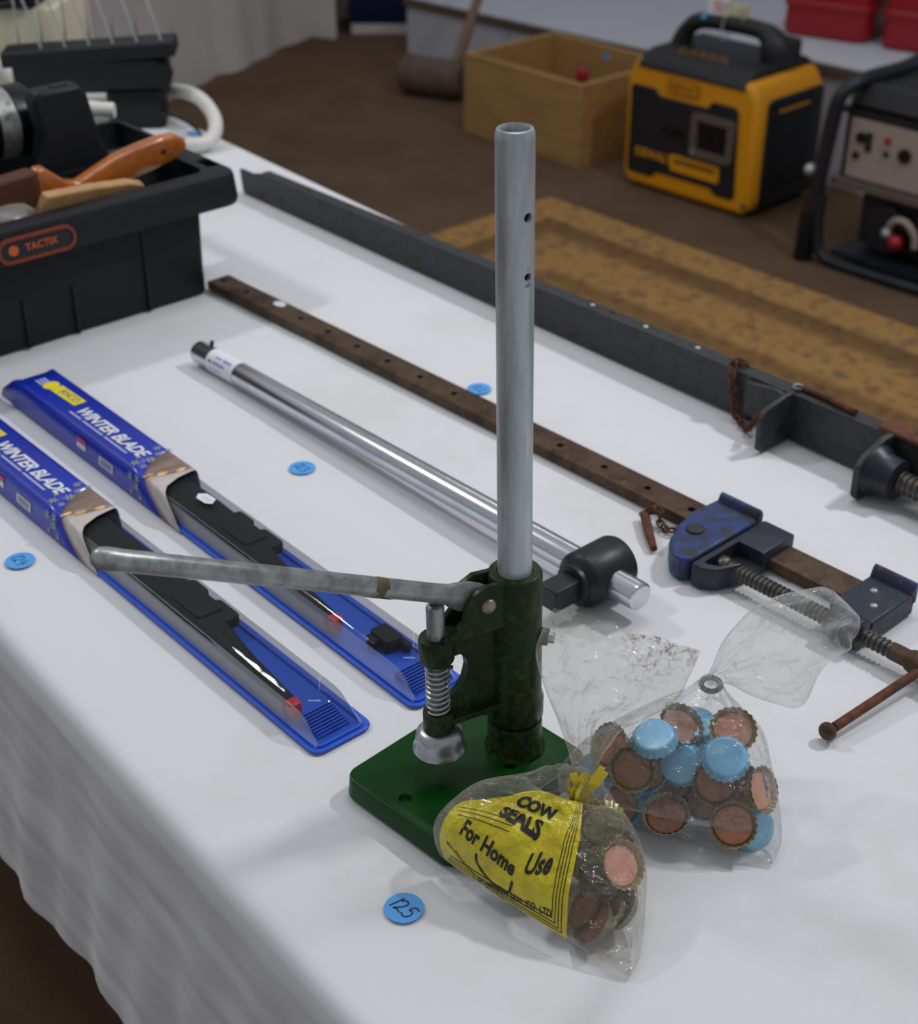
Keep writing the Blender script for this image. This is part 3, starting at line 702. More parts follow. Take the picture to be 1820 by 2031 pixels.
# wooden-handled brush
def inv(x, y, z): return Vector(inbox(x, y, z))
t2 = thing('paint_brush', 'wide brush with glossy orange wooden handle lying in the toolbox', 'brush', inbox(-166, 45, 154))
ax = inv(6, 56, 161) - inv(-166, 45, 154); up = V(0.05, -0.1, 1)
mx = frame((0, 0, 0), ax, y=(up - ax.normalized() * up.dot(ax.normalized())))
prof = [(-12, 27), (0, 26), (10, 17), (24, 4), (40, -2), (60, 4), (90, 13), (120, 17), (150, 19), (172, 17), (184, 9), (187, 0), (183, -8), (165, -13), (140, -16), (110, -19), (80, -20), (50, -22), (30, -24), (10, -27), (-12, -27)]
bm = nb(); prism(bm, prof, -8, 8, mx)
h = build('handle', bm, M['brush_wood'], t2, bevel=5, seg=3)
hole = nb(); cyl(hole, mx @ V(152, 2, -20), mx @ V(152, 2, 20), 4)
cut(h, [hole])
bm = nb(); box(bm, -92, -12, -26, 26, -10, 10, mx); build('bristles', bm, M['bristle'], t2, bevel=3)['label'] = 'red-brown bristle block'
t3 = thing('wood_wedge', 'pale flat piece of wood under the brush in the toolbox', 'wood', inbox(-190, 12, 148))
ax = inv(-62, 22, 138) - inv(-190, 12, 148); mx = frame((0, 0, 0), ax, y=(V(0.3, -0.2, 1)))
bm = nb(); prism(bm, [(-6, -22), (4, 15), (60, 15), (110, 12), (130, 6), (132, -4), (60, -24), (20, -32)], -6, 6, mx); build('blade', bm, M['pale_wood'], t3, bevel=2)
bm = nb(); lathe(bm, [(46, -40), (46, -10), (42, 8), (30, 20), (14, 25), (0.5, 26)], 28); 
o = build('clear_lid', bm, M['grey_clear'], loc=inbox(-222, 50, 128)); tag(o, 'grey translucent domed plastic piece at the front of the toolbox', 'lid')
t4 = thing('torch', 'black cylinder with silver ribbed collar in the back of the toolbox', 'torch', inbox(-108, 186, 189), 41.3)
RX = frame((0, 0, 0), (0, 1, 0), z=(-1, 0, 0))
bm = nb(); lathe(bm, [(30, 0), (40, 2), (41, 6), (41, 26)], 32, RX)
bm2 = nb(); lathe(bm2, [(41, 50), (43, 54), (43, 230), (38, 236)], 32, RX); build('barrel', bm2, M['black_gloss'], t4); build('end_cap', bm, M['black_gloss'], t4)
bm = nb(); pr = []
for k in range(9): pr += [(41, 24 + k * 3), (39.6, 25.2 + k * 3), (39.6, 26 + k * 3), (41, 27 + k * 3)]
lathe(bm, pr, 32, RX); build('collar', bm, M['steel'], t4)['label'] = 'silver ribbed collar'
bm = nb(); lathe(bm, [(9, 0), (10, 2), (10, 20), (11, 24), (11, 52), (7, 56)], 20, frame((0, 0, 0), (0, 1, 0), z=(-1, 0.1, 0)))
o = build('tube_cap', bm, M['white_pipe'], loc=inbox(36, 243, 156.6)); tag(o, 'white plastic tube end with a blue band behind the toolbox handle', 'tube')
bm = nb(); lathe(bm, [(11.3, 34), (11.4, 35), (11.4, 50), (11.3, 51)], 20, frame((0, 0, 0), (0, 1, 0), z=(-1, 0.1, 0)), close=False); build('band', bm, M['pale_blue'], o)['label'] = 'pale blue band'

# ------------------------------------------------------------------ rusty sash clamp
def chain(pts, parent, m, r=4.2, w_=1.1):
    pts = [Vector(p) for p in pts]
    d = 0; dense = spline(pts, 20); last = None; k = 0
    for i, p in enumerate(dense[:-1]):
        if last is not None and (p - last).length < r * 1.5: continue
        last = p; dr = (dense[i + 1] - p).normalized(); x, y, dr = basis(dr)
        if k % 2: x, y = y, -x
        loop = [p + dr * (r * 1.15 * math.cos(a * math.pi / 7)) + x * (r * 0.75 * math.sin(a * math.pi / 7)) for a in range(14)]
        bm = nb(); tube(bm, loop, w_, 6, closed=True); build('chain_link', bm, m, parent); k += 1

t = thing('sash_clamp', 'rusty brown sash clamp with worn blue jaws and tommy bar', 'clamp', (-297, 1646, 0), -47)
bm = nb(); box(bm, -3, 936, 0, 31, 1, 11.5)
bar = build('bar', bm, M['rust_bar'], t, bevel=1.6)
hc = []
for x in (9, 55, 158, 207, 258, 308, 360, 412, 486, 561, 618, 671, 722):
    b = nb(); cyl(b, (x, 15, -5), (x, 15, 30), 3.6, n=14); hc.append(b)
cut(bar, hc)
bm = nb(); prism(bm, [(738, 32), (784, 32), (784, -60), (778, -68), (766, -66), (752, -52), (741, -28), (736, 0)], 0.5, 23)
j1 = build('fixed_jaw', bm, M['blue_iron'], t, bevel=2.5); j1['label'] = 'blue painted jaw with raised ridge'
bm = nb(); prism(bm, [(26, 12), (36, 12), (36, 26), (33, 31), (30, 30), (27, 24)], 740, 784, Matrix(((0, 0, 1, 0), (1, 0, 0, 0), (0, 1, 0, 0), (0, 0, 0, 1)))); build('ridge', bm, M['blue_iron'], j1, bevel=1.5)
bm = nb(); cyl(bm, (757, -24, 22), (757, -24, 25), 8); build('boss', bm, M['blue_iron_dark'], j1, bevel=1)
bm = nb(); prism(bm, [(786.5, 34), (819, 34), (819, -8), (816, -38), (808, -57), (797, -65), (786.5, -65)], 0.5, 22)
j2 = build('sliding_jaw', bm, M['blue_iron_dark'], t, bevel=2); j2['label'] = 'grimy blue-grey sliding jaw'
b = nb(); prism(b, [(793, -10), (830, -10), (813, -40), (806, -52), (797, -57), (793, -56)], 9, 60); cut(j2, [b])
bm = nb(); ball(bm, (799, -36, 12), 8.5, 16); build('screw_nose', bm, M['screw'], j2)
bm = nb(); box(bm, 897, 937, -28, 34, 0.5, 21)
st = build('tail_stop', bm, M['blue_iron_dark'], t, bevel=2); st['label'] = 'grimy blue stop block riveted to the bar end'
bm = nb(); prism(bm, [(27, 10), (37, 10), (37, 27), (34, 31), (31, 29), (28, 22)], 897, 937, Matrix(((0, 0, 1, 0), (1, 0, 0, 0), (0, 1, 0, 0), (0, 0, 0, 1)))); build('ridge', bm, M['blue_iron'], st, bevel=1.5)
for x, y in ((912, 12), (924, -6)): bm = nb(); ball(bm, (x, y, 20.5), 3.6, 12, 1, 1, 0.6); build('rivet', bm, M['pin_steel'], st)
bm = nb(); cyl(bm, (906, -38, 14), (936, -38, 14), 13.2, n=24); build('screw_boss', bm, M['blue_iron_dark'], st, bevel=2)
pr = []
for k in range(36): x = 803 + k * 4.5; pr += [(5.4, x), (7.0, x + 1.0), (7.0, x + 2.2), (5.4, x + 3.2)]
RS = frame((0, -38, 14), (0, 1, 0), z=(1, 0, 0))
bm = nb(); lathe(bm, pr, 22, RS); sc = build('screw', bm, M['screw'], t)
bm = nb(); lathe(bm, [(6, 962), (7.2, 964), (7.2, 976), (8.8, 979), (9.4, 982), (9.4, 1006), (8.0, 1010)], 24, RS); hb = build('screw_head', bm, M['rust_bar'], sc)
bm = nb(); tube(bm, [(994, 8, 15.5), (991, -38, 13.5), (982, -140, 8.2)], 3.7, 14)
tb_ = build('tommy_bar', bm, M['rust'], t); tb_['label'] = 'rusty sliding tommy bar with ball end'
bm = nb(); ball(bm, (981, -147, 7.8), 7.0, 16, 1, .8, 1); build('ball_end', bm, M['rust_bar'], tb_)
bm = nb(); ball(bm, (995, 12, 15.6), 6.5, 14); build('ball_end', bm, M['rust_bar'], tb_)
bm = nb(); tube(bm, [(694, -15, 6), (714, -33, 5), (734, -49, 3.6)], [4.6, 4.4, 3.2], 12); build('locking_pin', bm, M['rust'], t)['label'] = 'rusty taper pin on its chain'
chain([(694, -15, 8), (705, -10, 14), (712, -14, 4), (724, -16, 4), (736, -6, 6), (744, 3, 14)], t, M['rust'], 4.4, 1.2)
bm = nb(); prism(bm, [(104, 17), (112, 15), (120, 19), (118, 26), (108, 28), (102, 23)], 11.7, 12.2)
tag(build('price_tag', bm, M['paper'], smooth=0, loc=(-297, 1646, 0), rotz=-47), 'small white price tag stuck on the rusty clamp bar', 'tag')

# ------------------------------------------------------------------ dark clamp along the far edge
t = thing('sash_clamp', 'dark steel T-bar clamp along the far table edge, rusty chain on it', 'clamp', (-299, 1988, 0), -48.9)
bm = nb(); prism(bm, [(0, 0.4), (-5, 33), (22, 33), (34, 46 * .78), (46, 50 * .78), (250, 41.8), (450, 44.6), (800, 50), (1260, 52), (1260, 0.4)], 0, 6, XZ); bar = build('bar_web', bm, M['dark_steel'], t, bevel=1)
bm = nb(); prism(bm, [(42, 33), (42, 39), (250, 41.8), (450, 44.6), (800, 50), (1260, 52), (1260, 45), (800, 43), (450, 38), (250, 35)], 6, 18, XZ); fl = build('bar_flange', bm, M['dark_steel'], t, bevel=1)
for x in (145, 229, 296, 368, 442, 590, 664, 742, 814):
    bm = nb()
    zt = 38.4 + x * 0.0145
    if x > 640: ball(bm, (x, 10, zt), 3.0, 10, 1, 1, 0.5); build('rivet', bm, M['steel'], fl)
    else: cyl(bm, (x, 10, zt - 2), (x, 10, zt + 0.5), 3.4); build('rivet', bm, M['rust_pin'], fl)  # dark disc drawn for a hole, its colour the shade inside
bm = nb(); ball(bm, (694, 14, 48.5), 4.5, 10, 1.6, 1, 0.5); build('weld_spot', bm, M['rust_bar'], fl)
bm = nb(); prism(bm, [(18, 0.4), (-40, 0.4), (-46, 5), (-47, 38), (-40, 46), (-10, 52), (18, 52)], 938, 944, YZ); p1 = build('stop_plate', bm, M['dark_steel'], t, bevel=1.5)
bm = nb(); prism(bm, [(890, 10), (890, 46), (926, 51), (938, 48), (938, 10)], -7, -0.3, XZ); build('stop_shoe', bm, M['dark_steel'], t, bevel=2)
bm = nb(); prism(bm, [(20, 0.4), (-44, 0.4), (-50, 6), (-51, 36), (-44, 44), (-14, 54), (20, 54)], 1052, 1059, YZ); p2 = build('pressure_plate', bm, M['dark_steel'], t, bevel=1.5)
bm = nb(); box(bm, 1040, 1150, -2, 22, 50.4, 56); build('saddle', bm, M['rust'], t, bevel=2)['label'] = 'red rusty saddle on the bar'
RB = frame((0, -24, 25), (0, 1, 0), z=(1, 0, 0))
bm = nb(); lathe(bm, [(25, 1059), (24, 1063), (20, 1068), (19, 1084), (14, 1086)], 28, RB); build('screw_housing', bm, M['gun'], p2)
pr = []
for k in range(12): x = 1086 + k * 6; pr += [(8.6, x), (10.6, x + 1.4), (10.6, x + 2.8), (8.6, x + 4.2)]
bm = nb(); lathe(bm, pr, 22, RB); build('screw', bm, M['screw'], t)
chain([(872, 12, 54), (868, 2, 55), (872, -5, 44), (878, -6, 24), (884, -8, 8), (894, -12, 4), (908, -20, 5), (918, -26, 16), (930, -30, 34)], t, M['rust'], 5.0, 1.4)
bm = nb(); tube(bm, [(946, 12, 54), (975, 11, 54.5), (1010, 7, 54.5)], [3.4, 3.8, 3.0], 12); build('locking_pin', bm, M['rust'], t)
bm = nb(); tube(bm, [V(941 + 5 * math.cos(a * math.pi / 8), 10 + 5 * math.sin(a * math.pi / 8), 53.5) for a in range(16)], 1.3, 8, closed=True); build('pin_ring', bm, M['pin_steel'], t)

# ------------------------------------------------------------------ chromed sliding T-bar
t = thing('sliding_bar_wrench', 'chromed sliding bar with black square-drive head, between the clamps and blades', 'wrench', (-286, 1455, 0), -48.5)
p0 = V(8, 3, 12.8); p1 = V(646, 4, 23.5); d = (p1 - p0).normalized()
mx = frame(p0, V(0, 1, 0), z=d); Lb = (p1 - p0).length
bm = nb(); lathe(bm, [(10.4, 0), (12.0, 0.6), (12.3, 2), (12.3, Lb - 3.5), (11.9, Lb - 1.2), (10.6, Lb - 0.2), (9, Lb)], 40, mx); build('bar', bm, M['chrome'], t)
bm = nb(); 
for a, b in ((30, 78),):
    rs = [[mx @ V(12.55 * math.cos(q), 12.55 * math.sin(q), z) for q in [math.radians(40 + i * 9) for i in range(33)]] for z in (a, b)]
    rings(bm, rs, (False, False), closed=False)
lb = build('paper_label', bm, M['paper'], t, smooth=180); lb['label'] = 'white paper label with violet print round the bar'
for (z0, z1, q0, q1, m_) in ((34, 41, 150, 158, 'black_print'), (43, 64, 146, 160, 'paper_print'), (44, 54, 118, 128, 'paper_print'), (57, 72, 116, 130, 'paper_print'), (38, 58, 184, 190, 'paper_print')):
    bm = nb(); rings(bm, [[mx @ V(12.7 * math.cos(math.radians(q)), 12.7 * math.sin(math.radians(q)), z) for q in (q0, (q0 + q1) / 2, q1)] for z in (z0, z1)], (False, False), closed=False); plain('label_print', bm, M[m_], lb)
bm = nb(); cyl(bm, mx @ V(0, 0, 18) + V(0, 4, 8), mx @ V(0, 0, 18) + V(0, 6, 16.5), 2.2); build('spring_peg', bm, M['black_iron'], t)
q = p0 + d * ((598 - p0.x) / d.x)
RY = frame((598, 2, 24.2), (1, 0, 0), z=(0, -1, 0))
bm = nb(); lathe(bm, [(19, -27), (22.5, -25.5), (24, -22), (24, 17), (22.5, 20), (19, 22), (17, 24), (17, 28), (14, 29)], 36, RY)
head = build('head', bm, M['black_iron'], t); head['label'] = 'black forged head'
bm = nb(); box(bm, 598 - 10, 598 + 10, -54, -26, 14, 34); build('square_drive', bm, M['black_iron'], head, bevel=1.5)

# ------------------------------------------------------------------ wiper blade packs
def flake(bm, x, y, r, f):
    for k in range(3):
        a = k * math.pi / 3 + 0.2
        ribbon(bm, [(x - r * math.cos(a), y - r * math.sin(a)), (x + r * math.cos(a), y + r * math.sin(a))], r * 0.34, f)
WINTER = text_geo('WINTER BLADE', 18.0, shear=0.28, bold=0.028, space=0.95)
ANCO = text_geo('ANCO', 15, shear=0.15, bold=0.05, space=0.9)
def pack(loc, ang, sl, label, blabel, shift):
    t = thing('wiper_pack', label, 'package', loc, ang, 'winter wiper blades in blue packs')
    Lx = 652
    bm = nb(); o_ = rrect(-2, Lx, -51, 2.5, 9)
    rings(bm, [[V(x, y, z) for x, y in q] for q, z in ((o_, 0.3), (o_, 2.2))])
    tray = build('tray', bm, M['blue_tray'], t, bevel=0.8)
    bm = nb(); ro = rrect(2, Lx - 4, -47, -1.5, 7); ri = rrect(5, Lx - 7, -44.5, -4, 5)
    L = [[bm.verts.new((x, y, z)) for x, y in q] for q, z in ((ro, 2.0), (ro, 3.8), (ri, 3.8), (ri, 2.0))]
    for a, b in zip(L, L[1:]):
        for j in range(len(ro)): bm.faces.new((a[j], a[(j + 1) % len(ro)], b[(j + 1) % len(ro)], b[j]))
    build('rim_bead', bm, M['blue_tray'], tray)
    for k in range(9):
        bm = nb(); box(bm, 11 + k * 2.9, 12.4 + k * 2.9, -38, -10, 2.2, 4.0 + 0.5 * k); build('rib', bm, M['blue_tray'], tray, smooth=0)
    # transparent cover
    def sec(x, zt, ins):
        y0, y1 = -1.8, -46; pts = [(y0, 3.0), (y0 - 1.5 - ins * .3, zt * .55), (y0 - 3.5 - ins, zt - 3), (y0 - 6.5 - ins, zt), (y1 + 6 + ins, zt), (y1 + 3.5 + ins, zt - 3), (y1 + 1.2 + ins * .3, zt * .55), (y1, 3.0)]
        return [V(x, y, max(z, 3.0)) for y, z in pts]
    bm = nb(); rings(bm, [sec(4, 3.2, 0), sec(8, 9, 0), sec(20, 20, 0.8), sec(26, 23.4, 0.5), sec(34, 24.4, 0.2)] + [sec(x, 24.4 + 0.25 * noise.noise(V(x * .02, 0, 0)), 0.2 + 0.25 * noise.noise(V(x * .03, 5, 0))) for x in range(50, 390, 20)], (False, False), closed=False)
    bm.free()
    xs = [sec(4, 3.2, 0), sec(8, 9, 0), sec(20, 20, 0.8), sec(26, 23.4, 0.5), sec(34, 24.4, 0.2)] + [sec(x, 24.4 + 0.25 * noise.noise(V(x * .02, 0, 0)), 0.2 + 0.25 * noise.noise(V(x * .03, 5, 0))) for x in range(50, 390, 20)]
    bm = nb(); rings(bm, [q[2:6] for q in xs], (False, False), closed=False)
    cov = build('blister_cover', bm, M['blister'], t, smooth=50); cov['label'] = 'clear plastic blister cover'
    for a in (0, 5):
        bm = nb(); rings(bm, [q[a:a + 3] for q in xs], (False, False), closed=False); build('side_wall', bm, M['blister_wall'], cov, smooth=50)
    # card sleeve: profile from the left foot over the top to the right foot
    prof = [(3.5, 0.5), (3.0, 6), (2.2, 12), (1.2, 18), (-0.5, 23), (-3.0, 25.8), (-6, 26.6), (-14, 26.9), (-24, 27), (-34, 27), (-43, 26.6), (-46, 25), (-47.5, 20), (-48.5, 10), (-49, 0.5)]
    qs = [0]
    for a, b in zip(prof, prof[1:]): qs.append(qs[-1] + math.hypot(a[0] - b[0], a[1] - b[1]))
    qs = [q / qs[-1] for q in qs]
    def ip(tab, q):
        for (a, va), (b, vb) in zip(tab, tab[1:]):
            if q <= b: return va + (vb - va) * (q - a) / (b - a)
        return tab[-1][1]
    def cyv(q): return ip([(0, 322), (.12, 334), (.2, 344), (.27, 353), (.35, 361), (.5, 367), (.75, 371), (1, 371)], q) + sl
    def byv(q): return ip([(0, 340), (.12, 364), (.2, 376), (.27, 386), (.31, 386), (.45, 378), (.6, 374.5), (.75, 373), (1, 373)], q) + sl
    def ayv(q): return ip([(0, 353), (.12, 370), (.2, 381), (.27, 389), (.32, 395), (.45, 406), (.6, 413), (.75, 416), (1, 418)], q) + sl
    def pt(q, x, off=0.0):
        for i in range(len(qs) - 1):
            if q <= qs[i + 1] or i == len(qs) - 2:
                f = (q - qs[i]) / (qs[i + 1] - qs[i]); y = prof[i][0] + f * (prof[i + 1][0] - prof[i][0]); z = prof[i][1] + f * (prof[i + 1][1] - prof[i][1])
                ty, tz = prof[i + 1][0] - prof[i][0], prof[i + 1][1] - prof[i][1]; l_ = math.hypot(ty, tz)
                return V(x, y + off * -tz / l_ * -1, z + off * -ty / l_) if True else None
    Q = [i / 40 for i in range(41)]
    def band(fa, fb, nseg, m_, nm, par):
        bm = nb(); rings(bm, [[pt(q, fa(q) + (fb(q) - fa(q)) * k / nseg) for q in Q] for k in range(nseg + 1)], (False, False), closed=False)
        o = build(nm, bm, M[m_], par, smooth=60); md = o.modifiers.new('thick', 'SOLIDIFY'); md.thickness = 0.0005; md.offset = -1; return o
    def far(q): return ip([(0, 672), (.1, 668), (.2, 655), (.3, 645), (.34, 641), (.6, 640), (.74, 645), (1, 650)], q) + sl * 0
    sv = band(ayv, far, 12, 'blue_card', 'card_sleeve', t)
    band(byv, ayv, 3, 'taupe', 'printed_scene', sv)['label'] = 'brown printed photo on the sleeve'
    band(cyv, byv, 3, 'snow', 'printed_snow', sv)['label'] = 'pale printed snow at the sleeve mouth'
    top = lambda x, y: V(x, y, 27.3)
    X0 = sl
    bm = nb(); put_text(bm, WINTER, lambda x, y: top(483.5 + X0 - x, -21.5 - y)); plain('title_print', bm, M['white_print'], sv)
    bm = nb(); put_text(bm, ANCO, lambda x, y: top(578 + X0 - x, -26.5 - y)); plain('maker_print', bm, M['yellow_print'], sv)
    bm = nb(); bm.faces.new([bm.verts.new(top(609 + X0 + 8.5 * math.cos(a * math.pi / 12), -24.5 + 8.5 * math.sin(a * math.pi / 12))) for a in range(24)])
    bm.faces.new([bm.verts.new(top(x + X0, y)) for x, y in ((601, -33), (601, -19), (554, -20.5), (554, -34))])
    for v in bm.verts: v.co.z -= 0.12
    plain('maker_plaque', bm, M['yellow_print'], sv)
    bm = nb(); put_text(bm, text_geo('ANCO', 11.5, shear=0.15, bold=-0.005, space=0.95), lambda x, y: top(576 + X0 - x, -27 - y) + V(0, 0, 0.1)); plain('maker_outline', bm, M['blue_card'], sv)
    bm = nb()
    for a, b in ((545, 524), (519, 482), (477, 437)): ribbon(bm, [(a + X0, -11.5), (b + X0, -11.5)], 2.2, top)
    plain('subtitle_print', bm, M['pale_print'], sv)
    bm = nb()
    for y in (-18, -22, -26): ribbon(bm, [(628 + X0, y), (616 + X0, y)], 2.4, top)
    plain('size_print', bm, M['pale_print'], sv)
    side = lambda x, z: V(x, 3.5 - max(0, z - 6) * 0.17 + 0.35, z)
    for (x0, x1, z0, z1, m_, nm) in ((509, 492, 15.5, 20, 'red_print', 'red_mark'), (509, 492, 10, 15, 'paper', 'mark_base'), (466, 440, 8, 17, 'white_print', 'barcode_base')):
        bm = nb(); bm.faces.new([bm.verts.new(side(x + X0, z)) for x, z in ((x0, z0), (x1, z0), (x1, z1), (x0, z1))]); plain(nm, bm, M[m_], sv)
    bm = nb()
    for k in range(6): ribbon(bm, [(462 + X0 - k * 3.6, 10), (462 + X0 - k * 3.6, 15)], 1.8, lambda x, z: side(x, z) + V(0, 0.15, 0))
    plain('barcode', bm, M['black_print'], sv)
    bm = nb(); r = random.Random(4)
    for x, y, s_ in ((426, -38, 3.4), (416, -44.5, 3.0), (416, -33, 3.0), (411, -22, 4.4), (415, -8.5, 4.0), (422, -15, 2.2), (404, -11, 3.0)): flake(bm, x + X0, y, s_, top)
    for x, z, s_ in ((409, 20, 4), (397, 22, 4), (397, 14, 3.8), (406, 6, 3), (390, 6, 3), (402, 11, 2)): flake(bm, x + X0, z, s_, side)
    plain('snowflake_print', bm, M['flake'], sv)
    bm = nb()
    for q, r_ in ((.29, 1.3), (.33, 2.0), (.43, 3.0), (.6, 2.6)):
        x = byv(q) + 2.5; p = pt(q, x); bm.faces.new([bm.verts.new((p.x + r_ * 1.0 * math.cos(a * math.pi / 8), p.y + r_ * 1.9 * math.sin(a * math.pi / 8), p.z + 0.35)) for a in range(16)])
    plain('lit_print', bm, M['glow_dot'], sv)
    # the blade itself
    t2 = thing('windscreen_wiper', blabel, 'wiper', loc, ang, 'wiper blades inside the packs')
    e = shift
    bm = nb(); prism(bm, [(112 + e, -5.5), (250 + e, -4.5), (600, -5.5), (600, -32), (330 + e, -37), (262 + e, -35), (228 + e, -28), (170 + e, -19), (112 + e, -13.5)], 15.5, 20.5)
    build('boot', bm, M['rubber'], t2, bevel=1.6)
    bm = nb(); prism(bm, [(118 + e, -4.6), (600, -4.2), (600, -8), (118 + e, -8)], 3.0, 15.2); build('flank', bm, M['lit_grey_rubber'], t2, smooth=0)['label'] = 'side flank of the blade, coloured grey for reflected light'
    bm = nb(); prism(bm, [(118 + e, -8.5), (600, -8.5), (600, -20), (118 + e, -12)], 3.0, 15.2); build('wiping_rubber', bm, M['rubber'], t2, smooth=0)
    bm = nb(); rbox(bm, 104 + e, 115 + e, -14.3, -4.6, 7, 20.8, 3.5, 2); build('tip_cap', bm, M['red_tip'], t2)
    for (x0, x1, y0, y1, z) in ((226, 256, -42, -22, 20), (268, 292, -41, -22, 21.5), (240, 282, -36, -12, 22.5)):
        bm = nb(); rbox(bm, x0 + e, x1 + e, y0, y1, 9, z, 4, 2); build('connector', bm, M['rubber'], t2)
    return t
pack((-33, 863, 0), 130.5, 0, 'wiper pack nearer the chromed bar, white price tag on its cover', 'black wiper blade with red tip under the tagged clear cover', 0)
pack((-101, 811, 0), 131.0, -17, 'wiper pack nearer the front edge of the table, no price tag', 'black wiper blade with red tip in the pack nearer the table front edge', -70)
t = thing('wiper_adapter', 'loose black adapter clip inside the wiper pack behind the lever', 'adapter', (-33, 863, 0), 130.5)
bm = nb(); rbox(bm, 62, 86, -40, -24, 2.6, 14, 3, 1.5); build('body', bm, M['rubber'], t)
bm = nb(); rbox(bm, 54, 66, -42, -36, 2.6, 10, 2, 1); rbox(bm, 72, 84, -23.5, -19, 2.6, 12, 2, 1); build('lug', bm, M['rubber'], t)
bm = nb(); prism(bm, [(310, -24), (315, -20), (328, -19), (333, -24), (328, -30), (315, -31)], 25.2, 25.6)
o = build('price_tag', bm, M['paper'], smooth=0, loc=(-33, 863, 0), rotz=130.5); tag(o, 'white hexagonal price tag on the clear cover of a wiper pack', 'tag')
bm = nb()
for k in range(3): ribbon(bm, [(325 - k * 4, -23), (323 - k * 4, -27)], 1.0, lambda x, y: V(x, y, 25.75))
plain('price_print', bm, M['pale_print'], o)

# ------------------------------------------------------------------ lot stickers with handwritten numbers
DIG = {'1': [[(0.42, 1), (0.2, 0)]],
       '2': [[(0.0, 0.78), (0.12, 0.95), (0.36, 0.98), (0.5, 0.8), (0.42, 0.55), (0.2, 0.25), (0.0, 0.02), (0.25, 0.1), (0.55, 0.02)]],
       '3': [[(0.05, 0.95), (0.45, 0.98), (0.22, 0.6), (0.5, 0.42), (0.45, 0.1), (0.2, -0.02), (0.0, 0.1)]],
       '4': [[(0.2, 1), (0.02, 0.42), (0.52, 0.45)], [(0.4, 0.75), (0.28, -0.05)]],
       '5': [[(0.62, 0.98), (0.28, 1.0), (0.14, 0.6), (0.38, 0.62), (0.52, 0.4), (0.42, 0.1), (0.15, -0.02), (-0.08, 0.1)]]}
def numbered(loc, num, ang, h, wd, label):
    o = dot((loc[0], loc[1], 0.1), 12.6, label, grp='numbered blue lot stickers')
    a = math.radians(ang); f = lambda x, y: V(x * math.cos(a) - y * math.sin(a), x * math.sin(a) + y * math.cos(a), 0.4)
    x0 = -h * 0.95
    for ch in num:
        for st in DIG[ch]:
            pts = [(x0 + p[0] * h * 0.95, -h / 2 + p[1] * h) for p in st]
            pts = [tuple(q[:2]) for q in spline([(p[0], p[1], 0) for p in pts], 5)] if len(pts) > 3 else pts
            bm = nb(); ribbon(bm, pts, wd, f); plain('digit', bm, M['ink'], o)
        x0 += h * (0.48 if ch == '1' else 0.74)
numbered((-34.5, 666.4), '125', -46, 10.0, 1.15, 'blue dot sticker reading 125, in front of the green capper')
numbered((-375.1, 1062.7), '124', -50, 10.0, 0.9, 'blue dot sticker reading 124, beside the nearest wiper pack')
numbered((-148.4, 1222.2), '123', -50, 9.5, 0.9, 'blue dot sticker reading 123, between wiper packs and chromed bar')
numbered((21, 1388.0), '122', -50, 9.5, 0.8, 'blue dot sticker reading 122, partly behind the rusty clamp bar')

# ------------------------------------------------------------------ green bottle capper
CX, CY = 39.0, 803.0
cap_ = thing('bottle_capper', 'green cast bottle capper with steel column and lever, front centre', 'bottle capper', (CX, CY, 0))
# base plate: 130 x 102, turned 45 degrees
bx, by = 6 - CX, 783 - CY
mx = Matrix.Translation((bx, by, 0)) @ Matrix.Rotation(math.radians(45), 4, 'Z')
bm = nb(); rbox(bm, -69, 68, -54, 54, 0.3, 17, 12, 1.6, 7, mx, draft=1.2)
base = build('base', bm, M['green'], cap_)
cs = []
for hx, hy in ((-36 - CX, 748 - CY), (35 - CX, 781.5 - CY), (6 - CX + 10, 838 - CY)):
    b = nb(); cyl(b, (hx, hy, 5), (hx, hy, 30), 3.2, n=16); cs.append(b)
    b = nb(); cyl(b, (hx, hy, 14), (hx, hy, 18), 3.2, 5.2, n=16); cs.append(b)
cut(base, cs)
# head frame: x = forward (towards the plunger), y = side facing the viewer, z = up the slightly leaning column
ph = math.radians(28); tl = math.radians(1.1)
Xw = V(math.cos(tl), 0, math.sin(tl)); Zw = V(-math.sin(tl), 0, math.cos(tl)); Yw = V(0, 1, 0)
Aw = -math.cos(ph) * Xw - math.sin(ph) * Yw; Bw = math.sin(ph) * Xw - math.cos(ph) * Yw
HM = Matrix.Identity(4)
for i in range(3): HM[i][0] = Aw[i]; HM[i][1] = Bw[i]; HM[i][2] = Zw[i]
HM[2][3] = 17.0
def H(x, y, z): return HM @ V(x, y, z)
HXZ = HM @ XZ
bm = nb()
lathe(bm, [(21.5, 0), (20.5, 3), (19.2, 6), (18.9, 26)], 40, HM); bs = build('socket', bm, M['green_dusty'], cap_)
bm = nb()
lathe(bm, [(18.4, 28), (19.6, 30), (19.8, 44), (18.2, 50), (18.2, 144.5), (17.2, 146.6), (16, 147), (11.5, 147), (11.5, 130), (11.5, 28)], 48, HM, close=True)
web = [(12, 47), (58.5, 47), (58.5, 54), (50, 63), (44, 68), (39.5, 75), (37.2, 84), (38.5, 92), (43, 97), (58.5, 97), (58.5, 114), (12, 114)]
prism(bm, web, -4, 4, HXZ)
prism(bm, [(13, 112.5), (58, 112.5), (58, 116.3), (30, 116.6), (13, 118)], -11, 11, HXZ)          # upper flange
prism(bm, [(13, 46), (58, 46), (58, 49.6), (13, 50.5)], -10.5, 10.5, HXZ)                           # lower flange
ear = [(6, 114), (56, 115), (50, 120), (43, 127), (41.5, 136), (36, 143.5), (27, 148), (14, 147), (6, 144)]
prism(bm, ear, 6.2, 10.8, HXZ); prism(bm, ear, -10.8, -6.2, HXZ)
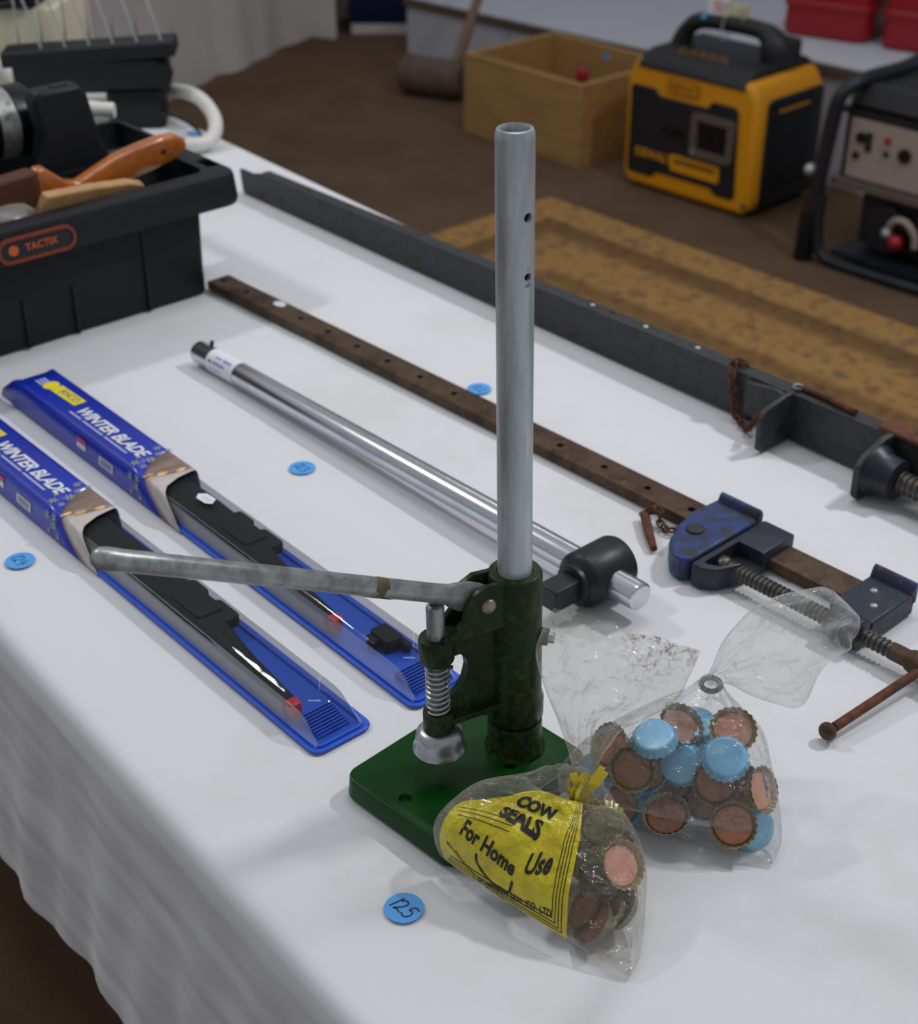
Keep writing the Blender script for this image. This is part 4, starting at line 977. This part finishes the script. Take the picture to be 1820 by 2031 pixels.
lathe(bm, [(9, 95), (11, 96), (11.8, 98), (11.8, 112), (11.2, 114.5), (6.1, 114.5)], 32, HM @ Matrix.Translation((58.5, 0, 0)))
lathe(bm, [(9, 36), (10.2, 37), (10.6, 39), (10.6, 53), (10, 54.6), (6, 54.6)], 32, HM @ Matrix.Translation((58.5, 0, 0)))
sd = Vector((HM.to_3x3().inverted() @ V(1, -0.25, 0))).normalized()
cyl(bm, H(*(sd * 15 + V(0, 0, 97))), H(*(sd * 23 + V(0, 0, 97))), 6.6, 5.8, 20)
build('casting', bm, M['green_dusty'], cap_, bevel=1.1, seg=2)
bm = nb(); cyl(bm, H(*(sd * 22 + V(0, 0, 97))), H(*(sd * 27 + V(0, 0, 97))), 3.8, n=6); build('set_screw', bm, M['steel'], cap_)
for s in (1, -1):
    bm = nb(); lathe(bm, [(5.4, 0), (5.2, 1.2), (4, 2.5), (2, 3.2), (0.3, 3.4)], 24, HM @ Matrix.Translation((25.5, 10.8 * s, 133.5)) @ Matrix.Rotation(math.radians(-90 * s), 4, 'X')); build('pivot_rivet', bm, M['rivet'], cap_)
bm = nb(); cyl(bm, H(25.5, -10.8, 133.5), H(25.5, 10.8, 133.5), 3.5); build('pivot_pin', bm, M['rivet'], cap_)
# column
bm = nb(); lathe(bm, [(11.25, 60), (11.25, 432), (11.0, 435.2), (10.2, 437.2), (9.3, 437.6), (8.6, 436.6), (8.5, 433), (8.9, 428), (8.9, 60)], 56, HM, close=True)
col = build('column', bm, M['galv'], cap_)
hd = Vector((HM.to_3x3().inverted() @ V(0.64, -0.77, 0))).normalized()
cs = []
b = nb(); cyl(b, H(*(hd * 5 + V(0, 0, 389))), H(*(hd * 16 + V(0, 0, 389))), 2.9, n=18); cs.append(b)
b = nb(); cyl(b, H(*(hd * 5 + V(0, 0, 353.5))), H(*(hd * 16 + V(0, 0, 353.5))), 2.5, n=14); cs.append(b)
b = nb(); cyl(b, H(*(hd * 10.2 + V(0, 0, 349))), H(*(hd * 16 + V(0, 0, 346.5))), 2.0, n=12); cs.append(b)
b = nb(); cyl(b, H(*(hd * 10.8 + V(0, 0, 358))), H(*(hd * 16 + V(0, 0, 358.5))), 1.3, n=12); cs.append(b)
cut(col, cs)
# lever
d0 = V(25.5, 0, 133.5); dl = V(238.0, 0, 108.5).normalized(); nl = V(-dl.z, 0, dl.x); sb = V(0, 1, 0)
rs = []
def ringat(u, hv, hb, off=0.0):
    c = d0 + dl * u + nl * off
    return [H(*(c + nl * (hv * math.sin(a)) + sb * (hb * math.cos(a)))) for a in [2 * math.pi * i / 24 for i in range(24)]]
for u, hv, hb in ((-9, 3, 3.6), (-7, 6.5, 4.6), (-2, 9.4, 5.0), (6, 10.6, 5.2), (14, 10.8, 5.3), (20, 9.6, 5.6), (26, 7.2, 6.2), (34, 6.45, 6.45), (120, 6.45, 6.45), (246, 6.45, 6.45), (250, 6.7, 6.7), (256, 6.9, 6.9), (260, 6.1, 6.1), (263, 4.2, 4.2), (264.4, 1.4, 1.4)):
    rs.append(ringat(u, hv, hb))
bm = nb(); rings(bm, rs); lv = build('lever', bm, M['galv_lever'], cap_, smooth=50)
bm = nb(); R2 = random.Random(3)
a0 = 150; rr = []
for u, (q0, q1) in ((58, (225, 262)), (63, (205, 275)), (69, (185, 300)), (76, (172, 318)), (83, (160, 300)), (89, (150, 285)), (95, (190, 270)), (99, (215, 250))):
    c = d0 + dl * u; rr.append([H(*(c + (nl * math.sin(math.radians(q0 + (q1 - q0) * i / 10)) + sb * math.cos(math.radians(q0 + (q1 - q0) * i / 10))) * (6.75 + 0.3 * R2.random()))) for i in range(11)])
rings(bm, rr, (False, False), closed=False)
rr = []
for u, (q0, q1) in ((74, (20, 80)), (76.5, (-40, 100)), (79, (-100, 130)), (81, (-60, 110)), (83, (0, 60))):
    c = d0 + dl * u; rr.append([H(*(c + (nl * math.sin(math.radians(q0 + (q1 - q0) * i / 10)) + sb * math.cos(math.radians(q0 + (q1 - q0) * i / 10))) * 6.7)) for i in range(11)])
rings(bm, rr, (False, False), closed=False)
build('glue_patch', bm, M['glue'], lv, smooth=60)['label'] = 'brown crust of old glue'
# plunger, spring, cotter pin, crimping bell
PM = HM @ Matrix.Translation((58.5, 0, 0))
bm = nb(); lathe(bm, [(6, 34), (6, 137.5), (5.4, 139), (3.4, 139.6), (3.2, 137), (0.4, 136.4)], 28, PM); build('plunger', bm, M['pin_steel'], cap_)
bm = nb(); n_ = 150
tube(bm, [PM @ V(7.6 * math.cos(2 * math.pi * 9 * i / n_), 7.6 * math.sin(2 * math.pi * 9 * i / n_), 55.5 + 38 * (i / n_)) for i in range(n_ + 1)], 0.85, 7); build('spring', bm, M['steel'], cap_)
bm = nb(); p = PM @ V(0, 0, 94.2); e_ = V(0.97, -0.2, 0.0); tube(bm, [p - e_ * 9 + V(0, -3.5, 0), p + V(0, -6.6, 0), p + e_ * 11 + V(0, -4, 0.6)], 1.3, 8); build('cotter_pin', bm, M['rust_pin'], cap_)
bm = nb(); lathe(bm, [(0.5, 39.2), (10, 39.2), (13.4, 38.2), (15.6, 35.6), (16.2, 31.5), (16.4, 28), (17.2, 25.2), (18.3, 23.6), (18.3, 22.4), (17.0, 22.8), (15.6, 26), (14.8, 33), (0.5, 35.5)], 44, PM); build('crimping_bell', bm, M['alu'], cap_)['label'] = 'spun aluminium crimping bell'

# ------------------------------------------------------------------ plastic bags of bottle caps
BAG1 = [([-12.4, 704.7, 8.0], [102.0, 610.4, 2.0], 8), ([-15.8, 708.0, 20.0], [108.8, 622.0, 8.0], 18), ([-14.6, 711.0, 33.0], [113.4, 645.5, 18.0], 25), ([-3.2, 719.9, 42.0], [116.3, 673.8, 30.0], 27), ([14.6, 724.2, 54.0], [109.8, 694.5, 42.0], 24), ([43.5, 723.2, 60.0], [97.0, 704.5, 54.0], 16), ([65.4, 714.1, 63.0], [85.9, 701.7, 62.0], 9), ([72.4, 716.0, 59.2], [81.7, 712.0, 59.9], 6), ([70.0, 716.0, 79.3], [87.8, 718.0, 74.7], 7), ([61.5, 721.0, 105.7], [99.9, 723.0, 95.1], 9), ([53.7, 727.0, 124.8], [117.2, 729.0, 101.1], 10), ([47.1, 733.0, 147.5], [136.2, 735.0, 111.2], 9), ([51.0, 739.0, 162.2], [144.6, 741.0, 126.5], 8), ([58.0, 745.0, 174.6], [151.2, 747.0, 140.5], 6)]
BAG2 = [([71.8, 755.1, 3.0], [203.2, 702.4, 2.0], 3), ([67.8, 762.7, 12.0], [210.5, 716.2, 9.0], 16), ([68.1, 766.1, 27.0], [209.5, 728.1, 28.0], 26), ([81.4, 772.1, 44.0], [206.1, 749.4, 46.0], 30), ([103.0, 776.4, 60.0], [201.7, 767.0, 60.0], 27), ([135.5, 786.8, 71.0], [188.3, 777.7, 71.0], 18), ([157.7, 791.7, 77.0], [178.4, 787.4, 77.0], 10), ([166.1, 800.0, 75.7], [175.5, 798.0, 74.6], 6), ([169.4, 800.0, 85.1], [181.0, 796.0, 77.9], 8), ([177.1, 801.0, 106.7], [194.4, 797.0, 68.5], 10), ([189.5, 803.0, 127.1], [213.7, 799.0, 58.2], 11), ([206.1, 806.0, 138.8], [234.9, 802.0, 52.3], 11), ([226.3, 810.0, 142.5], [246.2, 806.0, 79.6], 10), ([245.6, 814.0, 141.4], [256.7, 810.0, 89.4], 10), ([269.8, 818.0, 116.4], [259.7, 814.0, 94.1], 8)]
def cat(a, t):
    i = min(int(t), len(a) - 2); u = t - i; g = lambda k: a[max(0, min(len(a) - 1, k))]
    p0, p1, p2, p3 = g(i - 1), g(i), g(i + 1), g(i + 2)
    return (p1 * 2 + (p2 - p0) * u + (p0 * 2 - p1 * 5 + p2 * 4 - p3) * u * u + (p1 * 3 - p0 - p2 * 3 + p3) * u ** 3) * 0.5
def prep(B): return [Vector(b[0]) for b in B], [Vector(b[1]) for b in B], [Vector((b[2], 0, 0)) for b in B]
def surf(S, t, th, seed, neck=7.0, extra=0.0):
    Ls, Rs, Ts = S; e = 0.01; t2 = min(t + e, len(Ls) - 1); t1 = max(0, t2 - 2 * e)
    L, R, k = cat(Ls, t), cat(Rs, t), cat(Ts, t).x
    w_ = (R - L) / 2; c = (L + R) / 2
    n = w_.cross((cat(Ls, t2) + cat(Rs, t2)) / 2 - (cat(Ls, t1) + cat(Rs, t1)) / 2).normalized()
    near = math.exp(-((t - neck) / 2.6) ** 2)
    pl = near * (1.9 * math.sin(11 * th + 2 * math.sin(t * 0.7 + seed)) + 1.3 * math.sin(23 * th + seed + math.sin(t))) * min(1, w_.length / 12)
    q = c + w_ * math.cos(th)
    wr = 2.4 * noise.noise(V(q.x * 0.035, q.z * 0.05 + q.y * 0.03, seed)) + 1.3 * noise.noise(V(q.x * 0.1, q.z * 0.11 + q.y * 0.06, seed + 5))
    if t > neck: wr = wr * 2.8 + 2.6 * math.sin(th * 4 + t * 1.1 + seed) * min(1, t - neck)
    wr *= min(1, 0.25 + t * 0.6)
    off = (k + wr + pl + extra) * math.sin(th) if abs(math.sin(th)) > 0.02 else 0
    p = q + n * off; p.z = max(p.z, 0.7 + 0.25 * math.sin(th) + max(0, extra)); return p
def bag_mesh(S, seed, stain=None, n=120, steps=6):
    bm = nb(); T_ = (len(S[0]) - 1) * steps
    rs = [[surf(S, i / steps, 2 * math.pi * j / n, seed) for j in range(n)] for i in range(T_ + 1)]
    rings(bm, rs, (True, False)); return bm
def stain_attr(o, f):
    at = o.data.attributes.new('stain', 'FLOAT', 'POINT')
    for i, v in enumerate(o.data.vertices): at.data[i].value = f(v.co * 1000)

S1, S2 = prep(BAG1), prep(BAG2)
b1 = thing('plastic_bag', 'tied clear bag with yellow printed panel, full of bottle caps, front', 'bag', (0, 0, 0))
fm = build('film', bag_mesh(S1, 2.0), M['bag_film'], b1, smooth=180)
def st1(c):
    a = max(0, min(1, (c.z - 122) / 22)) * max(0, min(1, (c.x - 92) / 22))
    b = max(0, 1 - (c - Vector((0, 718, 38))).length / 26)
    return max(a, b * 0.9)
stain_attr(fm, st1)
# yellow printed panel lying on the front of the film
def lerp(tab, q):
    for (a, va), (b, vb) in zip(tab, tab[1:]):
        if q <= b: return va + (vb - va) * (q - a) / (b - a)
    return tab[-1][1]
LT = [(0, .05), (.24, .055), (.37, .065), (.42, .09), (.47, .155), (.55, .25), (.8, .40), (1, .45)]
RT = [(0, .715), (.36, .675), (.6, .68), (1, .69)]
def panel(u, v, off=0.5):
    """u 0..1 left to right, v 0..1 from the bottom seam to the neck"""
    s0 = lerp(LT, v); return panel_s(s0 + (lerp(RT, v) - s0) * u, v, off)
def panel_s(s, v, off=0.5):
    t = max(0.0, 0.12 + v * 6.5)
    th = math.acos(max(-0.985, min(0.985, -1 + 2 * s)))
    return surf(S1, t, th, 2.0, extra=off)
bm = nb(); g = [[bm.verts.new(panel(i / 56, j / 60)) for i in range(57)] for j in range(61)]
for j in range(60):
    for i in range(56): bm.faces.new((g[j][i], g[j][i + 1], g[j + 1][i + 1], g[j + 1][i]))
lab = build('printed_panel', bm, M['label_yellow'], b1, smooth=180); lab['label'] = 'yellow printed panel with black lettering'
def row(s, u0, u1, v, h, bold=0.0, shear=0.0, tilt=0.0):
    geo = text_geo(s, 1.0, shear=shear, bold=bold)
    xs = [p[0] for p in geo[0]]; ys = [p[1] for p in geo[0]]; x0, x1 = min(xs), max(xs); y0, y1 = min(ys), max(ys)
    bm = nb(); put_text(bm, geo, lambda x, y: V(x, y, 0))
    bmesh.ops.triangulate(bm, faces=bm.faces); 
    for _ in range(2): bmesh.ops.subdivide_edges(bm, edges=[e for e in bm.edges if e.calc_length() > 0.12], cuts=1)
    for vt in bm.verts:
        fx = (vt.co.x - x0) / (x1 - x0); fy = (vt.co.y - y0) / (y1 - y0)
        vt.co = panel_s(u0 + (u1 - u0) * fx, v + h * fy + tilt * fx, 0.95)
    plain('lettering', bm, M['black_print'], lab)
row('COW', 0.312, 0.545, 0.50, 0.095, 0.055, 0, -0.035)
row('SEALS', 0.285, 0.50, 0.37, 0.10, 0.05, 0, -0.045)
row('For Home', 0.155, 0.44, 0.25, 0.07, 0.03, 0.2, -0.07)
row('Use', 0.485, 0.59, 0.215, 0.075, 0.03, 0.2, 0.04)
row('Manufactured by', 0.10, 0.25, 0.15, 0.034, 0.01, 0, -0.10)
row('DOMINION SEAL CO. LTD.', 0.265, 0.64, 0.035, 0.036, 0.02, 0, 0.055)
row('MONTROSE', 0.30, 0.40, 0.008, 0.022, 0.01)
for k in range(4):
    bm = nb(); e_ = 0.965 - k * 0.022; f_ = 0.03 + k * 0.022
    for j in range(40):
        v0 = f_ + (0.93 - f_) * j / 40; v1 = f_ + (0.93 - f_) * (j + 1) / 40
        bm.faces.new([bm.verts.new(panel(u, v, 0.85)) for u, v in ((e_ - .006, v0), (e_, v0), (e_, v1), (e_ - .006, v1))])
    plain('border_line', bm, M['black_print'], lab); bm = nb(); b3 = nb()
    for j in range(36):
        u0 = f_ + (e_ - f_) * j / 36; u1 = f_ + (e_ - f_) * (j + 1) / 36
        bm.faces.new([bm.verts.new(panel(u, v, 0.85)) for u, v in ((u0, f_ - .006), (u1, f_ - .006), (u1, f_), (u0, f_))])
        if k < 3 and u1 < .5: b3.faces.new([b3.verts.new(panel(u, v, 0.85)) for u, v in ((u0, .40 - f_ - .003), (u1, .40 - f_ - .003), (u1, .40 - f_), (u0, .40 - f_))])
    plain('border_line', bm, M['black_print'], lab)
    if k < 3: plain('border_line', b3, M['black_print'], lab)
    else: b3.free()
bm = nb(); pts = spline([(0.258, 0.20, 0), (0.268, 0.14, 0), (0.33, 0.095, 0), (0.395, 0.083, 0), (0.43, 0.095, 0), (0.44, 0.16, 0)], 6)
for a, b in zip(pts, pts[1:]):
    dd = (b - a).normalized(); nn_ = V(-dd.y, dd.x, 0) * 0.006
    bm.faces.new([bm.verts.new(panel_s(q.x, q.y, 0.9)) for q in (a + nn_, a - nn_, b - nn_, b + nn_)])
plain('bracket_print', bm, M['black_print'], lab)
# tie round the neck
nk = (Vector(BAG1[7][0]) + Vector(BAG1[7][1])) / 2
bm = nb(); tube(bm, [nk + V(7.8 * math.cos(a * math.pi / 8), 7.0 * math.sin(a * math.pi / 8), 2 * math.sin(a * math.pi / 8 + 1)) for a in range(16)], 2.0, 8, closed=True); tie = build('tie', bm, M['tie'], b1); tie['label'] = 'yellow twist tie'
def strip(pts, wd):
    bm = nb(); P_ = [Vector(p) for p in pts]; a = []
    for i, p in enumerate(P_):
        dd = (P_[min(i + 1, len(P_) - 1)] - P_[max(i - 1, 0)]).normalized(); sd_ = dd.cross(V(0, -1, 0.3)).normalized() * wd / 2
        a.append((bm.verts.new(p + sd_), bm.verts.new(p - sd_)))
    for q, r in zip(a, a[1:]): bm.faces.new((q[0], q[1], r[1], r[0]))
    o = build('tie_end', bm, M['tie'], tie, smooth=0); md = o.modifiers.new('thick', 'SOLIDIFY'); md.thickness = 0.0007
strip([nk + V(-1, -7, 0), nk + V(-3, -9, 8), nk + V(-6, -8, 17)], 4.5)
strip([nk + V(-2, -8, 2), nk + V(4, -11, -3), nk + V(9, -9, -7)], 5.5)
strip([nk + V(1, -8, 0), nk + V(6, -9, 10), nk + V(12, -8, 22)], 4.0)
strip([nk + V(2, -8, 0), nk + V(9, -9, 9), nk + V(14, -8, 18)], 4.5)

b2 = thing('plastic_bag', 'clear bag of blue and cork-lined bottle caps beside the capper base', 'bag', (0, 0, 0))
fm = build('film', bag_mesh(S2, 9.0), M['bag_film2'], b2, smooth=180); stain_attr(fm, lambda c: 0.0)
nk = (Vector(BAG2[7][0]) + Vector(BAG2[7][1])) / 2
bm = nb(); tube(bm, [nk + V(6.6 * math.cos(a * math.pi / 8), 5.6 * math.sin(a * math.pi / 8), 1.5 * math.sin(a * math.pi / 8) - 2) for a in range(16)], 1.9, 8, closed=True); build('tie', bm, M['green'], b2)['label'] = 'green tie'

# crown caps: one crimped shell mesh and one liner mesh, shared
def shell_mesh():
    bm = nb(); n = 84; rs = []
    for r, z, fl in ((0.3, 0.0, 0), (11.2, 0.0, 0), (12.3, -0.08, 0), (13.2, -0.5, 0.02), (13.6, -1.6, 0.25), (14.4, -3.8, 0.8), (15.6, -5.9, 1.0), (15.2, -6.0, 1.0), (13.9, -3.9, 0.8), (13.1, -1.6, 0.25), (12.4, -0.9, 0), (0.3, -0.7, 0)):
        rs.append([V((r + 0.55 * fl * math.cos(21 * a)) * math.cos(a), (r + 0.55 * fl * math.cos(21 * a)) * math.sin(a), z) for a in [2 * math.pi * i / n for i in range(n)]])
    rings(bm, rs); return bm
def liner_mesh():
    bm = nb(); lathe(bm, [(0.3, -0.8), (12.2, -0.8), (12.6, -1.4), (12.6, -2.3), (12.0, -2.6), (11.0, -2.62), (0.3, -2.62)], 36); return bm
SH = {}; LN = {}
for k in ('cap_blue', 'cap_brass', 'cap_dark'):
    o = build('crown_seal', shell_mesh(), M[k], smooth=45); SH[k] = o.data; bpy.data.objects.remove(o)
for k in ('cork', 'cork_dark', 'cork_pink'):
    o = build('cork_liner', liner_mesh(), M[k], smooth=45); LN[k] = o.data; bpy.data.objects.remove(o)
cam_p = V(0, 0, 700)
def crown(p, nrm, shell, liner, label, group, open_=True):
    """nrm = direction the visible side faces; open_ caps show their cork liner"""
    o = bpy.data.objects.new('crown_seal', SH[shell]); COL.objects.link(o)
    z = Vector(nrm).normalized() * (-1 if open_ else 1)
    o.rotation_euler = z.to_track_quat('Z', 'Y').to_euler(); o.location = (p[0] / 1000, p[1] / 1000, (p[2] + T) / 1000)
    tag(o, label, 'bottle cap', group)
    c = bpy.data.objects.new('cork_liner', LN[liner]); COL.objects.link(c); c.parent = o
    return o
G2 = 'bottle caps in the bag of blue caps'; G1 = 'bottle caps in the bag with the yellow panel'
def put_caps(rows, group, fill):
    placed = []
    def settle(q, lat=25, dep=7.5):
        """move a cap back into the bag until it clears the ones in front of it"""
        v_ = (q - cam_p).normalized()
        for _ in range(12):
            hit = [o for o in placed if (q - o - v_ * (q - o).dot(v_)).length < lat and abs((q - o).dot(v_)) < dep]
            if not hit: break
            q = q + v_ * 3
        q.z = max(q.z, 9.0); placed.append(q); return q
    for (p, push, a, b, shell, liner, label, op) in rows:
        p = Vector(p); w_ = (cam_p - p).normalized(); r_ = V(1, 0, 0); r_ = (r_ - w_ * w_.x).normalized(); u_ = w_.cross(r_)
        crown(settle(p - w_ * push), w_ + r_ * a + u_ * b, shell, liner, label, group, op)
    rr = random.Random(11)
    got = 0
    for i in range(400):
        if got >= fill[0][1]: break
        S = fill[0][0]; t = rr.uniform(fill[0][2], 3.2); L_, R_c, k = cat(S[0], t), cat(S[1], t), cat(S[2], t).x
        mg = 21 / (R_c - L_).length; c_ = L_.lerp(R_c, rr.uniform(mg, 1 - mg)); n_ = (R_c - L_).cross(cat(S[0], t + .1) + cat(S[1], t + .1) - cat(S[0], t) - cat(S[1], t)).normalized()
        q = settle(c_ + n_ * k * rr.uniform(-0.2, 0.35), 25, 7.2)
        if (q - c_).dot(n_) < -k + 7 or q.z < 12: placed.pop(); continue
        got += 1
        crown(q, (cam_p - q).normalized() + V(rr.uniform(-.22, .22), 0, rr.uniform(-.2, .25)), fill[1][rr.randrange(len(fill[1]))], fill[2][rr.randrange(len(fill[2]))], fill[3], fill[4], rr.random() < 0.25)
B_ = 'cap_blue'; R_ = 'cap_brass'; K_ = 'cap_dark'
put_caps([
    ((126.7, 750.3, 70.5), 6, -0.1, 0.75, B_, 'cork', 'blue bottle cap lying face up, highest on the left in the bag', False),
    ((142.1, 734.1, 59.5), 4, -0.22, -0.05, B_, 'cork', 'pale blue bottle cap facing out, middle of the bag of blue caps', False),
    ((172.4, 736.8, 63.2), 3, 0.05, 0.28, B_, 'cork', 'bright blue bottle cap facing out, right of the middle blue one', False),
    ((112.9, 737.7, 51.6), 10, -0.05, 0.0, R_, 'cork_dark', 'brown cork-lined cap facing out, left side of the bag of blue caps', True),
    ((178.0, 750.5, 72.1), 12, 0.1, 0.3, R_, 'cork', 'cork-lined cap facing out, top right of the bag of blue caps', True),
    ((135.2, 723.3, 23.1), 9, -0.05, 0.5, R_, 'cork_dark', 'cork-lined cap tilted upward, bottom left of the bag of blue caps', True),
    ((177.3, 714.5, 24.5), 9, 0.0, 0.05, R_, 'cork', 'large cork-lined cap facing out, bottom right of the bag of blue caps', True),
    ((193.1, 727.3, 42.9), 10, 1.5, 0.1, R_, 'cork_pink', 'cork-lined cap seen edge-on against the right side of the bag', True),
    ((160.5, 723, 37.6), 17, -0.1, 0.35, K_, 'cork_dark', 'dull cork-lined cap half hidden behind the bottom right cap', True),
    ((196.3, 718, 15.3), 7, 1.0, -0.5, B_, 'cork', 'blue bottle cap in the lowest right corner of the bag', False),
    ((101.4, 752, 58.3), 9, -0.9, 0.3, R_, 'cork', 'cork-lined cap showing as a sliver left of the highest blue cap', True),
    ((143.8, 757.5, 70), 12, 0.5, 0.6, K_, 'cork_dark', 'cork-lined cap peeping out behind the highest blue cap', True),
    ((98, 748.4, 14), 8, -0.4, -0.3, B_, 'cork', 'blue bottle cap low on the left, behind the yellow tie', False),
    ((156.4, 760.7, 73), 11, 0.2, 0.9, B_, 'cork', 'blue bottle cap deep under the neck of the bag', False),
    ((88, 752, 36), 8, -0.7, 0.1, B_, 'cork', 'blue bottle cap at the left edge of its bag beside the capper base', False),
    ((118, 742, 16), 12, -0.2, -0.4, B_, 'cork', 'blue bottle cap low between the two brown cork-lined caps', False),
], G2, ((S2, 20, 0.8),
        [B_, B_, B_, K_, B_, B_], ['cork', 'cork_dark'], 'bottle cap in the dim middle of the bag of blue caps', 'hidden caps in the bag of blue caps'))
put_caps([
    ((97.5, 661.7, 41.0), 9, 0.75, 0.15, R_, 'cork_pink', 'pink cork-lined cap facing right in the clear part of the front bag', True),
    ((89.3, 682.9, 53.2), 14, 0.1, -0.5, R_, 'cork_dark', 'dull brass cap just under the gathered neck of the front bag', False),
    ((77.0, 667.5, 45.2), 8, -0.3, 0.3, R_, 'cork_dark', 'dark brass cap facing out beside the edge of the yellow panel', False),
    ((84.7, 654.0, 33.9), 9, -0.4, -0.2, K_, 'cork_dark', 'dark tin cap tilted down in the clear part of the front bag', False),
    ((76.5, 640.2, 19.0), 10, -1.3, 0.9, R_, 'cork_dark', 'brass cap on edge beside the lower edge of the yellow panel', True),
    ((84.1, 635.5, 17.3), 10, -1.3, 0.9, K_, 'cork_dark', 'tin cap on edge, second in the row beside the yellow panel', True),
    ((91.2, 633.9, 16.2), 10, -1.3, 0.9, R_, 'cork_dark', 'brass cap on edge, third in the row beside the yellow panel', True),
    ((98.7, 636.4, 17.2), 10, -1.2, 0.8, K_, 'cork_dark', 'tin cap on edge, outermost of the row in the front bag', True),
    ((101.7, 653.7, 27.4), 12, 1.3, 0.0, R_, 'cork_dark', 'brass cap on edge against the right side of the front bag', False),
], G1, ((S1, 10, 2.0),
        [K_, R_], ['cork_dark', 'cork'], 'bottle cap hidden behind the yellow panel of the front bag', 'hidden caps in the front bag'))
